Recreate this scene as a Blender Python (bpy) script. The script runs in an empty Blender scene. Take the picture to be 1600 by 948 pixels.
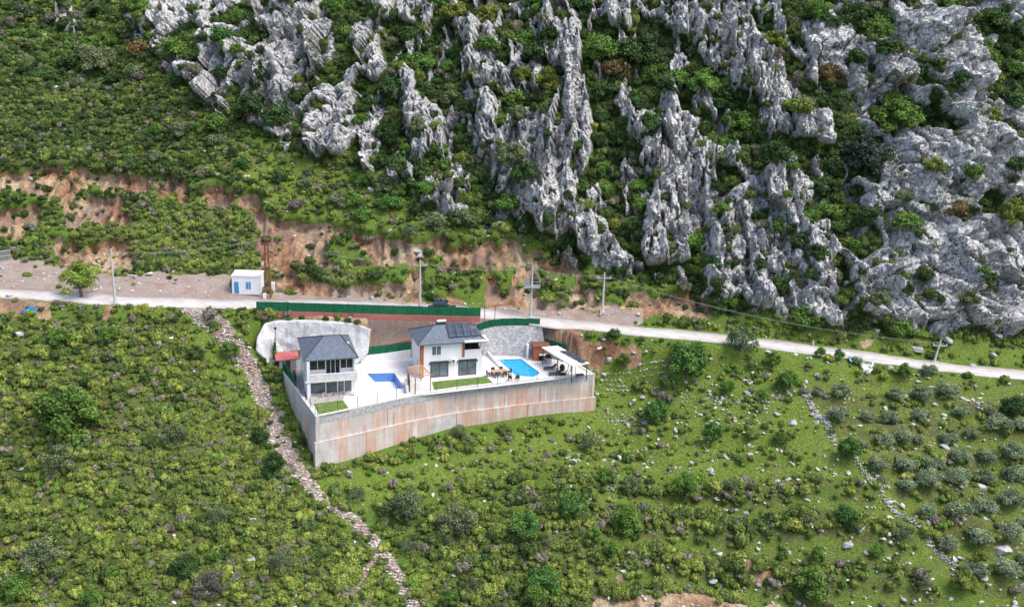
import bpy, bmesh, math, random
import numpy as np
from mathutils import Vector, Matrix
random.seed(7); RNG = np.random.default_rng(11)
sc = bpy.context.scene
COL = sc.collection
# ------------------------------------------------------------------ camera
F = 1600.0; PIT = math.radians(17.0); CZ = 52.0; ROLL = 0.035
cam_d = bpy.data.cameras.new('camera'); cam = bpy.data.objects.new('camera', cam_d); COL.objects.link(cam)
cam_d.sensor_width = 36; cam_d.lens = 36.0; cam_d.clip_start = 1; cam_d.clip_end = 3000
cam.matrix_world = Matrix.Translation((0, 0, CZ)) @ Matrix.Rotation(math.pi/2 - PIT, 4, 'X') @ Matrix.Rotation(math.atan(ROLL), 4, 'Z')
sc.camera = cam
# ------------------------------------------------------------------ sky, sun, exposure
SUN_EL, SUN_AZ = math.radians(60), math.radians(112)      # high soft light, bright overcast
w = bpy.data.worlds.new('World'); sc.world = w; w.use_nodes = True
nt = w.node_tree; nt.nodes.clear()
sky = nt.nodes.new('ShaderNodeTexSky'); sky.sky_type = 'NISHITA'; sky.sun_disc = False
sky.sun_elevation = SUN_EL; sky.sun_rotation = SUN_AZ; sky.dust_density = 3.0; sky.ozone_density = 0.6; sky.air_density = 1.0
bgn = nt.nodes.new('ShaderNodeBackground'); bgn.inputs[1].default_value = 0.15
wo = nt.nodes.new('ShaderNodeOutputWorld')
nt.links.new(sky.outputs[0], bgn.inputs[0]); nt.links.new(bgn.outputs[0], wo.inputs[0])
sd = bpy.data.lights.new('sun', 'SUN'); sd.energy = 1.5; sd.angle = math.radians(28); sd.color = (1, .96, .9)
sun = bpy.data.objects.new('sun', sd); COL.objects.link(sun)
# sky sun_rotation is measured clockwise from +Y
sdir = Vector((math.sin(SUN_AZ)*math.cos(SUN_EL), math.cos(SUN_AZ)*math.cos(SUN_EL), math.sin(SUN_EL)))
sun.rotation_euler = sdir.to_track_quat('Z', 'Y').to_euler(); sun.location = (0, 0, 150)
sc.view_settings.view_transform = 'Standard'; sc.view_settings.look = 'None'
sc.view_settings.exposure = 0.95; sc.view_settings.gamma = 1.0
sc.render.engine = 'CYCLES'
sc.cycles.max_bounces = 5; sc.cycles.diffuse_bounces = 3; sc.cycles.glossy_bounces = 2; sc.cycles.transmission_bounces = 3

# ------------------------------------------------------------------ pixel ray helpers (used to read real positions off the photo)
_c, _s, _n = math.cos(PIT), math.sin(PIT), math.hypot(1, ROLL)
def ray(px, py):
    u = px-800; v = py-474
    u, v = (u+ROLL*v)/_n/F, (v-ROLL*u)/_n/F
    return (u, _c-v*_s, -_s-v*_c)
def Zp(px, py, z=0.0):
    d = ray(px, py); t = (z-CZ)/d[2]; return (d[0]*t, d[1]*t, z)
def Yp(px, py, y):
    d = ray(px, py); t = y/d[1]; return (d[0]*t, y, CZ+d[2]*t)
def project(p):
    X, Y, Z = p[0], p[1], p[2]-CZ
    zc = Y*_c - Z*_s; v = -(Y*_s + Z*_c)
    u = X/zc; v = v/zc
    u, v = (u-ROLL*v)/_n, (v+ROLL*u)/_n
    return 800+u*F, 474+v*F
# ------------------------------------------------------------------ numpy noise
def _h(ix, iy, seed):
    n = (ix.astype(np.int64)*374761393 + iy.astype(np.int64)*668265263 + seed*1274126177) & 0x7fffffff
    n = ((n ^ (n >> 13))*1274126177) & 0x7fffffff
    n = ((n ^ (n >> 16))*60493) & 0x7fffffff
    return (n & 0xffff)/65535.0
def pn(x, y, seed=0):
    x = np.asarray(x, float); y = np.asarray(y, float)
    ix = np.floor(x); iy = np.floor(y); fx = x-ix; fy = y-iy
    ux = fx*fx*fx*(fx*(fx*6-15)+10); uy = fy*fy*fy*(fy*(fy*6-15)+10)
    def g(dx, dy):
        a = _h(ix+dx, iy+dy, seed)*2*math.pi
        return np.cos(a)*(fx-dx)+np.sin(a)*(fy-dy)
    a = g(0, 0)+(g(1, 0)-g(0, 0))*ux; b = g(0, 1)+(g(1, 1)-g(0, 1))*ux
    return (a+(b-a)*uy)*1.5
def fbm(x, y, o=4, seed=0, gain=.5):
    r = 0; a = 1; s = 0
    for i in range(o):
        r = r+a*pn(x*2**i+i*7.3, y*2**i-i*3.1, seed+i); s += a; a *= gain
    return r/s
def billow(x, y, o=3, seed=0, gain=.5):
    r = 0; a = 1; s = 0
    for i in range(o):
        r = r+a*np.abs(pn(x*2**i+i*5.7, y*2**i-i*9.1, seed+i)); s += a; a *= gain
    return r/s
def voro(x, y, seed=0):
    ix = np.floor(x); iy = np.floor(y)
    f1 = np.full(x.shape, 9.0); f2 = np.full(x.shape, 9.0); cid = np.zeros(x.shape)
    for dx in (-1, 0, 1):
        for dy in (-1, 0, 1):
            cx = ix+dx; cy = iy+dy
            px_ = cx+_h(cx, cy, seed); py_ = cy+_h(cx, cy, seed+5)
            d = np.hypot(px_-x, py_-y); k = _h(cx, cy, seed+9)
            m = d < f1
            f2 = np.where(m, f1, np.minimum(f2, d)); cid = np.where(m, k, cid); f1 = np.where(m, d, f1)
    return f1, f2, cid
def facets(x, y, seed=0, tilt=1.0):
    """broken blocks: every cell is a tilted plane of its own height; also the distance to the joint"""
    ix = np.floor(x); iy = np.floor(y)
    f1 = np.full(x.shape, 9.0); f2 = np.full(x.shape, 9.0); h = np.zeros(x.shape)
    for dx in (-1, 0, 1):
        for dy in (-1, 0, 1):
            cx = ix+dx; cy = iy+dy; qx = x-(cx+_h(cx, cy, seed)); qy = y-(cy+_h(cx, cy, seed+5)); d = np.hypot(qx, qy)
            hh = _h(cx, cy, seed+9)-.5+tilt*((_h(cx, cy, seed+13)-.35)*qx*1.6+(_h(cx, cy, seed+17)-.5)*qy*1.6)
            m = d < f1; f2 = np.where(m, f1, np.minimum(f2, d)); h = np.where(m, hh, h); f1 = np.where(m, d, f1)
    return h, f2-f1
def sstep(a, b, x):
    t = np.clip((x-a)/(b-a), 0, 1); return t*t*(3-2*t)
# ------------------------------------------------------------------ terrain: smooth base surface through surveyed points
road_px = [(0, 457, 8.0), (90, 462, 7.9), (180, 468, 7.7), (290, 472, 7.4), (400, 475, 7.0), (520, 475, 6.6), (640, 480, 6.0), (750, 488, 5.3),
           (850, 501.5, 4.8), (970, 514, 4.2), (1100, 525, 3.7), (1250, 543, 3.0), (1360, 557, 2.4), (1460, 571, 1.9), (1600, 585, 1.2)]
ROAD = [Zp(*p) for p in road_px]
ROAD = [(ROAD[0][0]-120, ROAD[0][1]+8, 10.5), (ROAD[0][0]-40, ROAD[0][1]+1, 8.7)]+ROAD+[(ROAD[-1][0]+35, ROAD[-1][1]-1.5, 0), (ROAD[-1][0]+130, ROAD[-1][1]-12, -4)]
A = Zp(493, 652); B = Zp(648, 619); D = Zp(930, 585); LB = Zp(430, 570)
def Yt(px, py, y): return Yp(px, py, y)
CP = list(ROAD[1:-1:1])
CP += [(-24.1, 117.0, -7.2), (-12.6, 125.5, -6.3), (-4.8, 129.3, -6.1), (13, 135.6, -6.4), (2, 131.5, -6.2),
       (-29.5, 126, -4.0), (-32.5,131,-1.8), (-36, 137.3, 6.3), (-28, 139.2, 6.4), (-20.7, 140.6, 6.0), (-12, 142.6, 5.3), (17, 140, -2.6), (20, 136, -5.2)]
CP += [Yt(0, 948, 95.5), Yt(400, 948, 97), Yt(800, 948, 100), Yt(1200, 948, 101), Yt(1600, 948, 101)]
CP += [Yt(0, 700, 115.5), Yt(300, 700, 116), Yt(1250, 740, 118), Yt(1600, 740, 119), Yt(900, 760, 115.5)]
CP += [(-80, 60, -32), (0, 60, -31), (80, 60, -28)]
CP += [Yt(100, 420, 153), Yt(100, 270, 174), Yt(100, 100, 205), Yt(100, 0, 226), Yt(350, 430, 152), Yt(350, 300, 169), Yt(350, 150, 189), Yt(350, 0, 213)]
CP += [Yt(520, 450, 152.5), Yt(640, 450, 152.5), Yt(640, 370, 160.5), Yt(640, 250, 174), Yt(640, 100, 191), Yt(640, 0, 203)]
CP += [Yt(850, 470, 152.5), Yt(1000, 430, 157), Yt(1000, 250, 172), Yt(1000, 100, 186), Yt(1000, 0, 196)]
CP += [Yt(1150, 480, 151), Yt(1400, 505, 148), Yt(1400, 350, 160), Yt(1400, 200, 173), Yt(1400, 0, 191)]
CP += [Yt(1600, 520, 149), Yt(1600, 300, 168), Yt(1600, 100, 190), Yt(1600, 0, 202)]
CP += [(-110, 245, 70), (0, 240, 78), (110, 235, 80), (-105, 150, 9), (108, 148, 1), (108, 190, 33), (-110, 200, 34)]
CPA = np.array(CP, float)
def _tps(r): return np.where(r > 1e-9, r*r*np.log(np.maximum(r, 1e-9)), 0)
_S = 50.0
def _fit():
    X = CPA[:, :2]/_S; n = len(X)
    K = _tps(np.hypot(X[:, None, 0]-X[None, :, 0], X[:, None, 1]-X[None, :, 1]))+np.eye(n)*2e-4
    P = np.c_[np.ones(n), X]; M = np.zeros((n+3, n+3)); M[:n, :n] = K; M[:n, n:] = P; M[n:, :n] = P.T
    return np.linalg.solve(M, np.r_[CPA[:, 2], 0, 0, 0])
_W = _fit()
def Hn(x, y):
    x = np.asarray(x, float); y = np.asarray(y, float)
    xc = np.clip(x, -115, 118); yc = np.clip(y, 55, 245)
    r = _W[-3]+_W[-2]*xc/_S+_W[-1]*yc/_S
    for i in range(len(CPA)):
        r = r+_W[i]*_tps(np.hypot(xc/_S-CPA[i, 0]/_S, yc/_S-CPA[i, 1]/_S))
    r = r+np.where(y < 55, (y-55)*.28, 0)+np.where(y > 245, np.minimum((y-245)*.5, 60), 0)
    return r
def segd(x, y, pts):
    """distance to a polyline and the interpolated z on it"""
    best = np.full(np.shape(x), 1e9); zz = np.zeros(np.shape(x))
    for a, b in zip(pts[:-1], pts[1:]):
        dx, dy = b[0]-a[0], b[1]-a[1]; L = dx*dx+dy*dy
        t = np.clip(((x-a[0])*dx+(y-a[1])*dy)/L, 0, 1)
        d = np.hypot(x-a[0]-t*dx, y-a[1]-t*dy)
        z = (a[2]+(b[2]-a[2])*t) if len(a) > 2 else t
        m = d < best; best = np.where(m, d, best); zz = np.where(m, z, zz)
    return best, zz
def inpoly(x, y, poly):
    r = np.zeros(np.shape(x), bool); n = len(poly)
    for i in range(n):
        x1, y1 = poly[i][:2]; x2, y2 = poly[(i+1) % n][:2]
        if y1 == y2: continue
        c = ((y1 > y) != (y2 > y)) & (x < (x2-x1)*(y-y1)/(y2-y1)+x1)
        r ^= c
    return r
# terrace outline (front wall A-B-D, right end, back edges, left wall)
R1 = (9.4, 141.8); R2 = (5.2, 144.5); R3 = (-1.4, 144.5); R4 = (-6.5, 144.6); R5 = (-14.5, 140.9); R6 = (-21.6, 138.7)
S1 = (-22.6, 138.4); S2 = (-28.5, 137.4); S3 = (-32.6, 136.9)
PIT_BACK = [Zp(578, 508, 5.4)[:2], Zp(545, 502, 5.9)[:2], Zp(500, 498.5, 6.2)[:2], Zp(450, 497, 6.35)[:2], Zp(409, 499, 6.3)[:2], Zp(396, 522, 4.6)[:2], Zp(392, 545, 2.9)[:2], Zp(424, 590, -.5)[:2]]
TER = [A[:2], B[:2], D[:2], R1, R2, R3, R4, R5, R6, S1, S2, S3, LB[:2]]
PIT = TER[:7]+[(-13.6, 143.6), (-21.0, 141.6)]+PIT_BACK+[LB[:2]]
def H(x, y):
    z = Hn(x, y)
    d, rz = segd(x, y, ROAD)
    k = 1-sstep(2.6, 6.0, d)
    z = z*(1-k)+(rz-.09)*k
    ins = inpoly(x, y, PIT)
    return np.where(ins, np.minimum(z, -1.9), z)
def at(px, py, y0=88.0, y1=235.0, step=.5):
    """point of the ground seen at that place of the photo"""
    ys = np.arange(y0, y1, step); d = ray(px, py)
    t = ys/d[1]; xs = d[0]*t; zs = CZ+d[2]*t
    h = Hn(xs, ys); dr, rz = segd(xs, ys, ROAD); k = 1-sstep(2.6, 6.0, dr); h = h*(1-k)+(rz-.09)*k
    below = zs < h
    i = int(np.argmax(below)) if below.any() else len(ys)-1
    if i > 0:
        a0 = zs[i-1]-h[i-1]; a1 = zs[i]-h[i]; f = a0/(a0-a1) if a0 != a1 else 0
        return (xs[i-1]+f*(xs[i]-xs[i-1]), ys[i-1]+f*step, h[i-1]+f*(h[i]-h[i-1]))
    return (xs[i], ys[i], h[i])
# ------------------------------------------------------------------ material helpers
def mat(name):
    m = bpy.data.materials.new(name); m.use_nodes = True; t = m.node_tree
    b = t.nodes['Principled BSDF']; b.inputs['Roughness'].default_value = .9
    b.inputs['Specular IOR Level'].default_value = .2
    return m, t, b
def nd(t, kind, **kw):
    n = t.nodes.new(kind)
    for k, v in kw.items():
        if k.startswith('i_'):
            key = k[2:]; n.inputs[int(key) if key.isdigit() else key.replace('_', ' ')].default_value = v
        else: setattr(n, k, v)
    return n
def ramp(t, src, stops, interp='LINEAR'):
    r = t.nodes.new('ShaderNodeValToRGB'); cr = r.color_ramp; cr.interpolation = interp
    while len(cr.elements) < len(stops): cr.elements.new(.5)
    for e, (p, c) in zip(cr.elements, stops):
        e.position = p; e.color = (c[0], c[1], c[2], 1) if not isinstance(c, (int, float)) else (c, c, c, 1)
    t.links.new(src, r.inputs[0]); return r.outputs[0]
def math_(t, op, a, b=None, c=None, clamp=False):
    n = t.nodes.new('ShaderNodeMath'); n.operation = op; n.use_clamp = clamp
    for i, v in enumerate((a, b, c)):
        if v is None: continue
        if isinstance(v, (int, float)): n.inputs[i].default_value = v
        else: t.links.new(v, n.inputs[i])
    return n.outputs[0]
def mix(t, f, a, b, mode='MIX'):
    n = t.nodes.new('ShaderNodeMix'); n.data_type = 'RGBA'; n.blend_type = mode
    for i, v in ((0, f), (6, a), (7, b)):
        if isinstance(v, (int, float)): n.inputs[i].default_value = v
        elif isinstance(v, tuple): n.inputs[i].default_value = (*v, 1)
        else: t.links.new(v, n.inputs[i])
    return n.outputs[2]
def noise(t, vec, scale, detail=4, rough=.6, kind='FBM', dist=0):
    n = t.nodes.new('ShaderNodeTexNoise'); n.inputs['Scale'].default_value = scale; n.inputs['Detail'].default_value = detail
    n.inputs['Roughness'].default_value = rough; n.inputs['Distortion'].default_value = dist
    t.links.new(vec, n.inputs['Vector']); return n.outputs[0]
def mapping(t, vec, scale=(1, 1, 1), rot=(0, 0, 0)):
    n = t.nodes.new('ShaderNodeMapping'); n.inputs['Scale'].default_value = scale; n.inputs['Rotation'].default_value = rot
    t.links.new(vec, n.inputs['Vector']); return n.outputs[0]
def bump(t, b, h, strength=.5, dist=.1):
    n = t.nodes.new('ShaderNodeBump'); n.inputs['Strength'].default_value = strength; n.inputs['Distance'].default_value = dist
    t.links.new(h, n.inputs['Height']); t.links.new(n.outputs[0], b.inputs['Normal'])
def flat(name, col, rough=.7, metal=0, vary=.12, scale=3.0, spec=.3, bmp=0):
    m, t, b = mat(name); b.inputs['Roughness'].default_value = rough; b.inputs['Metallic'].default_value = metal
    b.inputs['Specular IOR Level'].default_value = spec
    g = t.nodes.new('ShaderNodeNewGeometry').outputs['Position']
    n = noise(t, g, scale, 5, .65)
    lo = tuple(c*(1-vary*1.6) for c in col); hi = tuple(min(1, c*(1+vary)) for c in col)
    t.links.new(ramp(t, n, [(.3, lo), (.7, hi)]), b.inputs['Base Color'])
    if bmp: bump(t, b, n, .5, bmp)
    return m
M = {}
# ---- shared sub-graphs: limestone and earth
def limestone(t, pos):
    v = mapping(t, pos, (1, 1, .6))
    n1 = noise(t, v, .30, 5, .6); n2 = noise(t, v, 1.5, 6, .72); n3 = noise(t, mapping(t, pos, (1.6, 1.6, .35)), 1.2, 5, .7)
    c = ramp(t, n1, [(.28, (.44, .435, .43)), (.5, (.60, .595, .585)), (.72, (.74, .735, .725))])
    c = mix(t, 1.0, c, ramp(t, n2, [(.30, .45), (.44, .92), (.8, 1.2)]), 'MULTIPLY')
    c = mix(t, ramp(t, n3, [(.57, 0), (.68, .5)]), c, (.15, .15, .155))       # black lichen streaks
    st = ramp(t, noise(t, mapping(t, pos, (1, 1, .4)), .22, 5, .6), [(.66, 0), (.76, .5)])
    c = mix(t, st, c, (.50, .36, .24))
    nn = nd(t, 'ShaderNodeTexNoise', i_Scale=.7, i_Detail=5.0); t.links.new(pos, nn.inputs['Vector'])
    sc_ = nd(t, 'ShaderNodeVectorMath', operation='SCALE'); sc_.inputs['Scale'].default_value = 2.2; t.links.new(nn.outputs[1], sc_.inputs[0])
    wv = nd(t, 'ShaderNodeVectorMath', operation='ADD'); t.links.new(sc_.outputs[0], wv.inputs[1]); t.links.new(v, wv.inputs[0])
    crk = None
    for s_, w_ in ((.42, .035), (1.0, .045)):
        vo = nd(t, 'ShaderNodeTexVoronoi', feature='DISTANCE_TO_EDGE', i_Scale=s_); t.links.new(wv.outputs[0], vo.inputs['Vector'])
        k = ramp(t, vo.outputs[0], [(0, 0), (w_, 1)]); crk = k if crk is None else math_(t, 'MULTIPLY', crk, k)
    h = math_(t, 'ADD', n2, math_(t, 'MULTIPLY', crk, .45))
    h = math_(t, 'ADD', h, math_(t, 'MULTIPLY', noise(t, mapping(t, pos, (1, 1, .6)), 5, 4, .7), .4))
    c = mix(t, math_(t, 'MULTIPLY', math_(t, 'SUBTRACT', 1, crk), .85), c, (.10, .10, .105))
    return c, h
def earthcol(t, pos):
    n1 = noise(t, pos, .16, 5, .6); n2 = noise(t, pos, 1.4, 6, .7); n3 = noise(t, pos, 7, 3, .7)
    c = ramp(t, n1, [(.34, (.23, .11, .065)), (.44, (.37, .22, .13)), (.55, (.49, .35, .215)), (.68, (.56, .44, .30))])
    c = mix(t, 1.0, c, ramp(t, n2, [(.3, .62), (.52, 1.0), (.75, 1.3)]), 'MULTIPLY')
    ri = noise(t, mapping(t, pos, (1.5, 1.5, .22)), 1.3, 5, .7)
    c = mix(t, 1.0, c, ramp(t, ri, [(.34, .55), (.5, 1.0), (.7, 1.25)]), 'MULTIPLY')
    c = mix(t, ramp(t, noise(t, pos, .11, 4, .6), [(.54, 0), (.62, .7)]), c, (.25, .18, .155))
    sp = ramp(t, n3, [(.62, 0), (.68, .6)])
    return mix(t, sp, c, (.55, .50, .45)), n2
def mk_terrain():
    m, t, b = mat('hillside soil grass rock')
    pos = t.nodes.new('ShaderNodeNewGeometry').outputs['Position']
    a1 = nd(t, 'ShaderNodeAttribute', attribute_name='zone'); a2 = nd(t, 'ShaderNodeAttribute', attribute_name='zone2')
    s1 = t.nodes.new('ShaderNodeSeparateColor'); t.links.new(a1.outputs['Color'], s1.inputs[0])
    s2 = t.nodes.new('ShaderNodeSeparateColor'); t.links.new(a2.outputs['Color'], s2.inputs[0])
    rock, earth, lush = s1.outputs; gravel, dry, dark = s2.outputs
    j = noise(t, pos, .9, 6, .75); j2 = noise(t, pos, 3.5, 5, .75)
    jj = math_(t, 'ADD', math_(t, 'MULTIPLY', math_(t, 'SUBTRACT', j, .5), 1.5), math_(t, 'MULTIPLY', math_(t, 'SUBTRACT', j2, .5), 1.0))
    def edge(f, lo=.42, hi=.58):
        return ramp(t, math_(t, 'ADD', f, math_(t, 'MULTIPLY', jj, .55)), [(lo, 0), (hi, 1)])
    # grass
    gl = ramp(t, j2, [(.3, (.05, .095, .016)), (.5, (.11, .185, .028)), (.72, (.20, .29, .05))])
    gb = ramp(t, j2, [(.3, (.065, .11, .016)), (.5, (.145, .215, .032)), (.72, (.28, .34, .08))])
    gd = ramp(t, j2, [(.3, (.055, .055, .022)), (.5, (.12, .125, .045)), (.75, (.21, .205, .085))])
    g = mix(t, lush, gl, gb)
    g = mix(t, math_(t, 'MULTIPLY', dry, ramp(t, noise(t, pos, .6, 4, .6), [(.38, .15), (.6, 1)])), g, gd)
    g = mix(t, dark, g, ramp(t, j2, [(.3, (.018, .035, .012)), (.7, (.05, .09, .022))]))
    # bare reddish soil showing through
    g = mix(t, ramp(t, noise(t, pos, .45, 6, .7), [(.60, 0), (.72, .7)]), g, (.22, .15, .10))
    e, eh = earthcol(t, pos)
    c = mix(t, edge(earth), g, e)
    gr = ramp(t, noise(t, pos, 4.0, 5, .8), [(.3, (.24, .19, .165)), (.5, (.38, .31, .27)), (.72, (.54, .48, .44))])
    gr = mix(t, ramp(t, noise(t, pos, .35, 4, .6), [(.45, 0), (.65, .8)]), gr, (.33, .22, .16))
    c = mix(t, edge(gravel), c, gr)
    rc, rh = limestone(t, pos)
    rf = edge(rock)
    c = mix(t, rf, c, rc)
    t.links.new(c, b.inputs['Base Color'])
    hh = mix(t, rf, j2, rh)
    bump(t, b, hh, .9, .45)
    return m
M['terrain'] = mk_terrain()
def mk_rock():
    m, t, b = mat('limestone boulder')
    tc = t.nodes.new('ShaderNodeTexCoord').outputs['Object']
    oi = t.nodes.new('ShaderNodeObjectInfo'); va = nd(t, 'ShaderNodeVectorMath', operation='ADD')
    t.links.new(tc, va.inputs[0]); t.links.new(oi.outputs['Location'], va.inputs[1])
    n = noise(t, va.outputs[0], 1.6, 7, .7)
    c = ramp(t, n, [(.28, (.20, .195, .195)), (.5, (.41, .405, .40)), (.72, (.62, .615, .61))])
    c = mix(t, ramp(t, noise(t, va.outputs[0], .9, 4, .6), [(.6, 0), (.72, .35)]), c, (.42, .33, .22))
    t.links.new(c, b.inputs['Base Color']); bump(t, b, n, .8, .2); return m
M['boulder'] = mk_rock()
def mk_leaf():
    m, t, b = mat('foliage')
    b.inputs['Roughness'].default_value = .65
    oi = t.nodes.new('ShaderNodeObjectInfo'); a = nd(t, 'ShaderNodeAttribute', attribute_name='leaf')
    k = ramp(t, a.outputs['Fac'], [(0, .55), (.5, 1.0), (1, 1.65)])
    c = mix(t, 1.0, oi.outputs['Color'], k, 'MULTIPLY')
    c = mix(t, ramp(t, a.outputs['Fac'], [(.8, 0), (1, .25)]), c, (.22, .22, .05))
    t.links.new(c, b.inputs['Base Color']); return m
M['leaf'] = mk_leaf()
def mk_scrub(name, stops):
    m, t, b = mat(name)
    b.inputs['Roughness'].default_value = .7
    ti = nd(t, 'ShaderNodeAttribute', attribute_name='tint', attribute_type='INSTANCER')
    a = nd(t, 'ShaderNodeAttribute', attribute_name='leaf')
    c = ramp(t, ti.outputs['Fac'], stops)
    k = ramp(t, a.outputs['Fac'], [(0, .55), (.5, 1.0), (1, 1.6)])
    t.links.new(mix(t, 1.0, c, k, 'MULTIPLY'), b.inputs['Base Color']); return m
# tint: 0 dark green .25 olive .5 yellow green .75 bright green 1 grey-brown
M['scrub'] = mk_scrub('scrub leaves', [(0, (.038, .072, .018)), (.2, (.080, .120, .028)), (.4, (.140, .185, .038)), (.6, (.225, .265, .050)), (.8, (.105, .215, .026)), (.9, (.13, .14, .06)), (1, (.20, .175, .14))])
M['stone_bits'] = mk_scrub('limestone rubble', [(0, (.20, .18, .17)), (.5, (.40, .38, .36)), (1, (.62, .60, .57))])
M['rubble_bits'] = mk_scrub('pinkish rubble', [(0, (.22, .15, .12)), (.5, (.44, .37, .33)), (1, (.66, .62, .58))])
M['bark'] = flat('bark', (.16, .12, .09), .95, vary=.3, scale=8)
# ------------------------------------------------------------------ mesh helpers
def tag(o, label=None, cat=None, group=None, kind=None):
    if label and cat and not kind: kind = 'thing'
    for k, v in (('label', label), ('category', cat), ('group', group), ('kind', kind)):
        if v: o[k] = v
    return o
def mesh_np(name, verts, faces, mats, smooth=True):
    """verts (n,3); faces (m,k) with constant k"""
    me = bpy.data.meshes.new(name); verts = np.asarray(verts, np.float32); faces = np.asarray(faces, np.int32)
    me.vertices.add(len(verts)); me.vertices.foreach_set('co', verts.ravel())
    k = faces.shape[1]; me.loops.add(faces.size); me.loops.foreach_set('vertex_index', faces.ravel())
    me.polygons.add(len(faces)); me.polygons.foreach_set('loop_start', np.arange(0, faces.size, k, dtype=np.int32))
    me.polygons.foreach_set('loop_total', np.full(len(faces), k, np.int32))
    me.polygons.foreach_set('use_smooth', np.full(len(faces), smooth, bool))
    for m in mats: me.materials.append(m)
    me.update(calc_edges=True); return me
def link(name, me, parent=None, loc=None, rot=None, scale=None):
    o = bpy.data.objects.new(name, me); COL.objects.link(o)
    if parent: o.parent = parent
    if loc is not None: o.location = loc
    if rot is not None: o.rotation_euler = rot
    if scale is not None: o.scale = scale
    return o
# ------------------------------------------------------------------ zones of the hillside (outlines surveyed on the ground)
def zone(poly): return [at(*p)[:2] for p in poly]
ROCKS = [
 [(432,62),(408,105),(403,155),(425,168),(452,155),(470,140),(462,100),(447,72)],
 [(517,135),(482,172),(478,228),(512,248),(548,242),(558,210),(552,160),(532,138)],
 [(313,28),(338,28),(352,90),(366,132),(352,152),(325,112)], [(360,66),(395,70),(398,128),(372,130)],
 [(480,15),(520,15),(522,118),(500,120),(488,70)], [(270,105),(330,118),(368,180),(330,165),(285,125)],
 [(628,105),(652,108),(656,160),(692,170),(690,240),(650,245),(632,170)], [(725,85),(760,78),(802,125),(795,148),(745,140),(730,110)],
 [(743,150),(775,150),(778,250),(750,250)], [(722,35),(775,40),(770,76),(728,70)], [(680,300),(718,290),(735,330),(700,335)],
 [(845,0),(872,0),(907,40),(914,85),(916,172),(880,175),(883,112),(858,95)], [(595,0),(650,5),(645,40),(600,35)],
 [(798,178),(870,160),(922,165),(927,240),(907,290),(884,365),(838,352),(790,300),(768,240)],
 [(820,305),(860,300),(870,365),(840,360)],
 [(886,332),(930,328),(947,370),(987,400),(978,432),(930,418),(903,388)],
 [(1030,128),(1062,170),(1112,230),(1117,320),(1078,370),(1072,412),(1008,412),(998,360),(1028,300),(998,250),(1024,200)],
 [(940,0),(990,0),(988,55),(960,48)], [(985,180),(1020,175),(1025,215),(990,215)],
 [(1008,18),(1060,8),(1112,4),(1165,8),(1184,60),(1222,98),(1238,150),(1217,182),(1180,168),(1145,122),(1108,112),(1082,62),(1046,52)],
 [(1242,40),(1290,18),(1342,60),(1412,90),(1418,130),(1350,152),(1308,122),(1258,82)],
 [(1408,25),(1452,12),(1512,60),(1534,130),(1500,165),(1440,122),(1408,70)],
 [(1238,250),(1278,300),(1240,342),(1200,347),(1192,402),(1150,402),(1105,362),(1148,300),(1198,262)],
 [(1198,345),(1302,342),(1308,502),(1220,502),(1160,470),(1176,400)], [(1100,380),(1160,400),(1170,450),(1130,475),(1100,450)],
 [(1408,203),(1530,222),(1542,282),(1500,332),(1560,352),(1610,340),(1640,520),(1420,518),(1335,482),(1326,420),(1378,380),(1340,322),(1378,290),(1362,260)],
 [(1430,138),(1500,168),(1560,208),(1610,262),(1620,335),(1538,292),(1530,232),(1476,192)],
 [(1180,180),(1300,175),(1300,225),(1230,215),(1185,195)], [(1110,235),(1150,230),(1155,262),(1120,262)],
 [(1530,0),(1600,0),(1620,60),(1560,50)], [(85,18),(114,20),(112,44),(88,42)], [(98,44),(132,44),(130,58),(100,57)], [(196,22),(245,18),(250,52),(215,62)], [(560,60),(600,60),(598,130),(570,120)], [(400,0),(480,0),(470,55),(410,45)], [(210,0),(330,0),(330,30),(260,45),(215,30)],
]
KARST = zone([(195,-60),(200,20),(236,95),(330,170),(470,245),(560,262),(700,345),(800,352),(880,400),(950,425),(1090,455),(1110,478),(1300,512),(1420,522),(1700,545),(1760,-60)])
EARTH = [zone(p) for p in [
 [(560,372),(700,378),(800,372),(900,400),(930,440),(900,478),(700,470),(640,455),(520,460),(430,440),(430,400),(520,400)], [(235,268),(300,285),(300,312),(240,305)],
 [(-40,262),(100,256),(180,268),(230,275),(240,292),(140,292),(60,298),(-40,300)], [(298,282),(400,298),(415,330),(432,400),(408,402),(398,332),(310,308)],
 [(415,335),(510,340),(515,400),(495,425),(420,420),(408,398)], [(505,340),(640,378),(640,396),(560,384),(505,362)],
 [(640,376),(700,372),(880,385),(905,425),(1000,452),(1092,452),(1108,498),(860,492),(655,480),(600,462),(640,430)],
 [(0,318),(60,310),(75,345),(20,372),(-30,372),(-30,320)], [(80,292),(190,300),(215,345),(100,350)], [(75,365),(210,372),(222,425),(140,425),(90,400)],
 [(905,526),(1012,536),(1002,562),(955,578),(905,575),(885,556),(850,545),(850,520)], [(572,503),(642,508),(642,548),(600,552),(566,548)],
 [(150,474),(185,474),(180,500),(162,506)], [(925,940),(1100,936),(1240,942),(1240,1000),(920,1000)], [(1170,880),(1200,890),(1200,915),(1175,905)],
 [(965,905),(985,895),(980,915)], [(-20,470),(80,470),(80,490),(-20,500)],
 [(420,425),(640,430),(650,470),(430,470)], [(1340,530),(1372,530),(1366,545),(1345,545)],
]]
GREENS = [zone(p) for p in [ # grassy patches inside the cut
 [(512,368),(560,372),(570,398),(512,412)], [(455,410),(640,408),(630,440),(470,432)], [(690,420),(760,425),(760,475),(700,460)],
 [(835,420),(900,422),(890,460),(842,464)], [(925,430),(985,440),(975,475),(930,465)], [(660,400),(690,400),(700,480),(662,470)], [(770,420),(800,412),(805,440),(780,445)]]]
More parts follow.
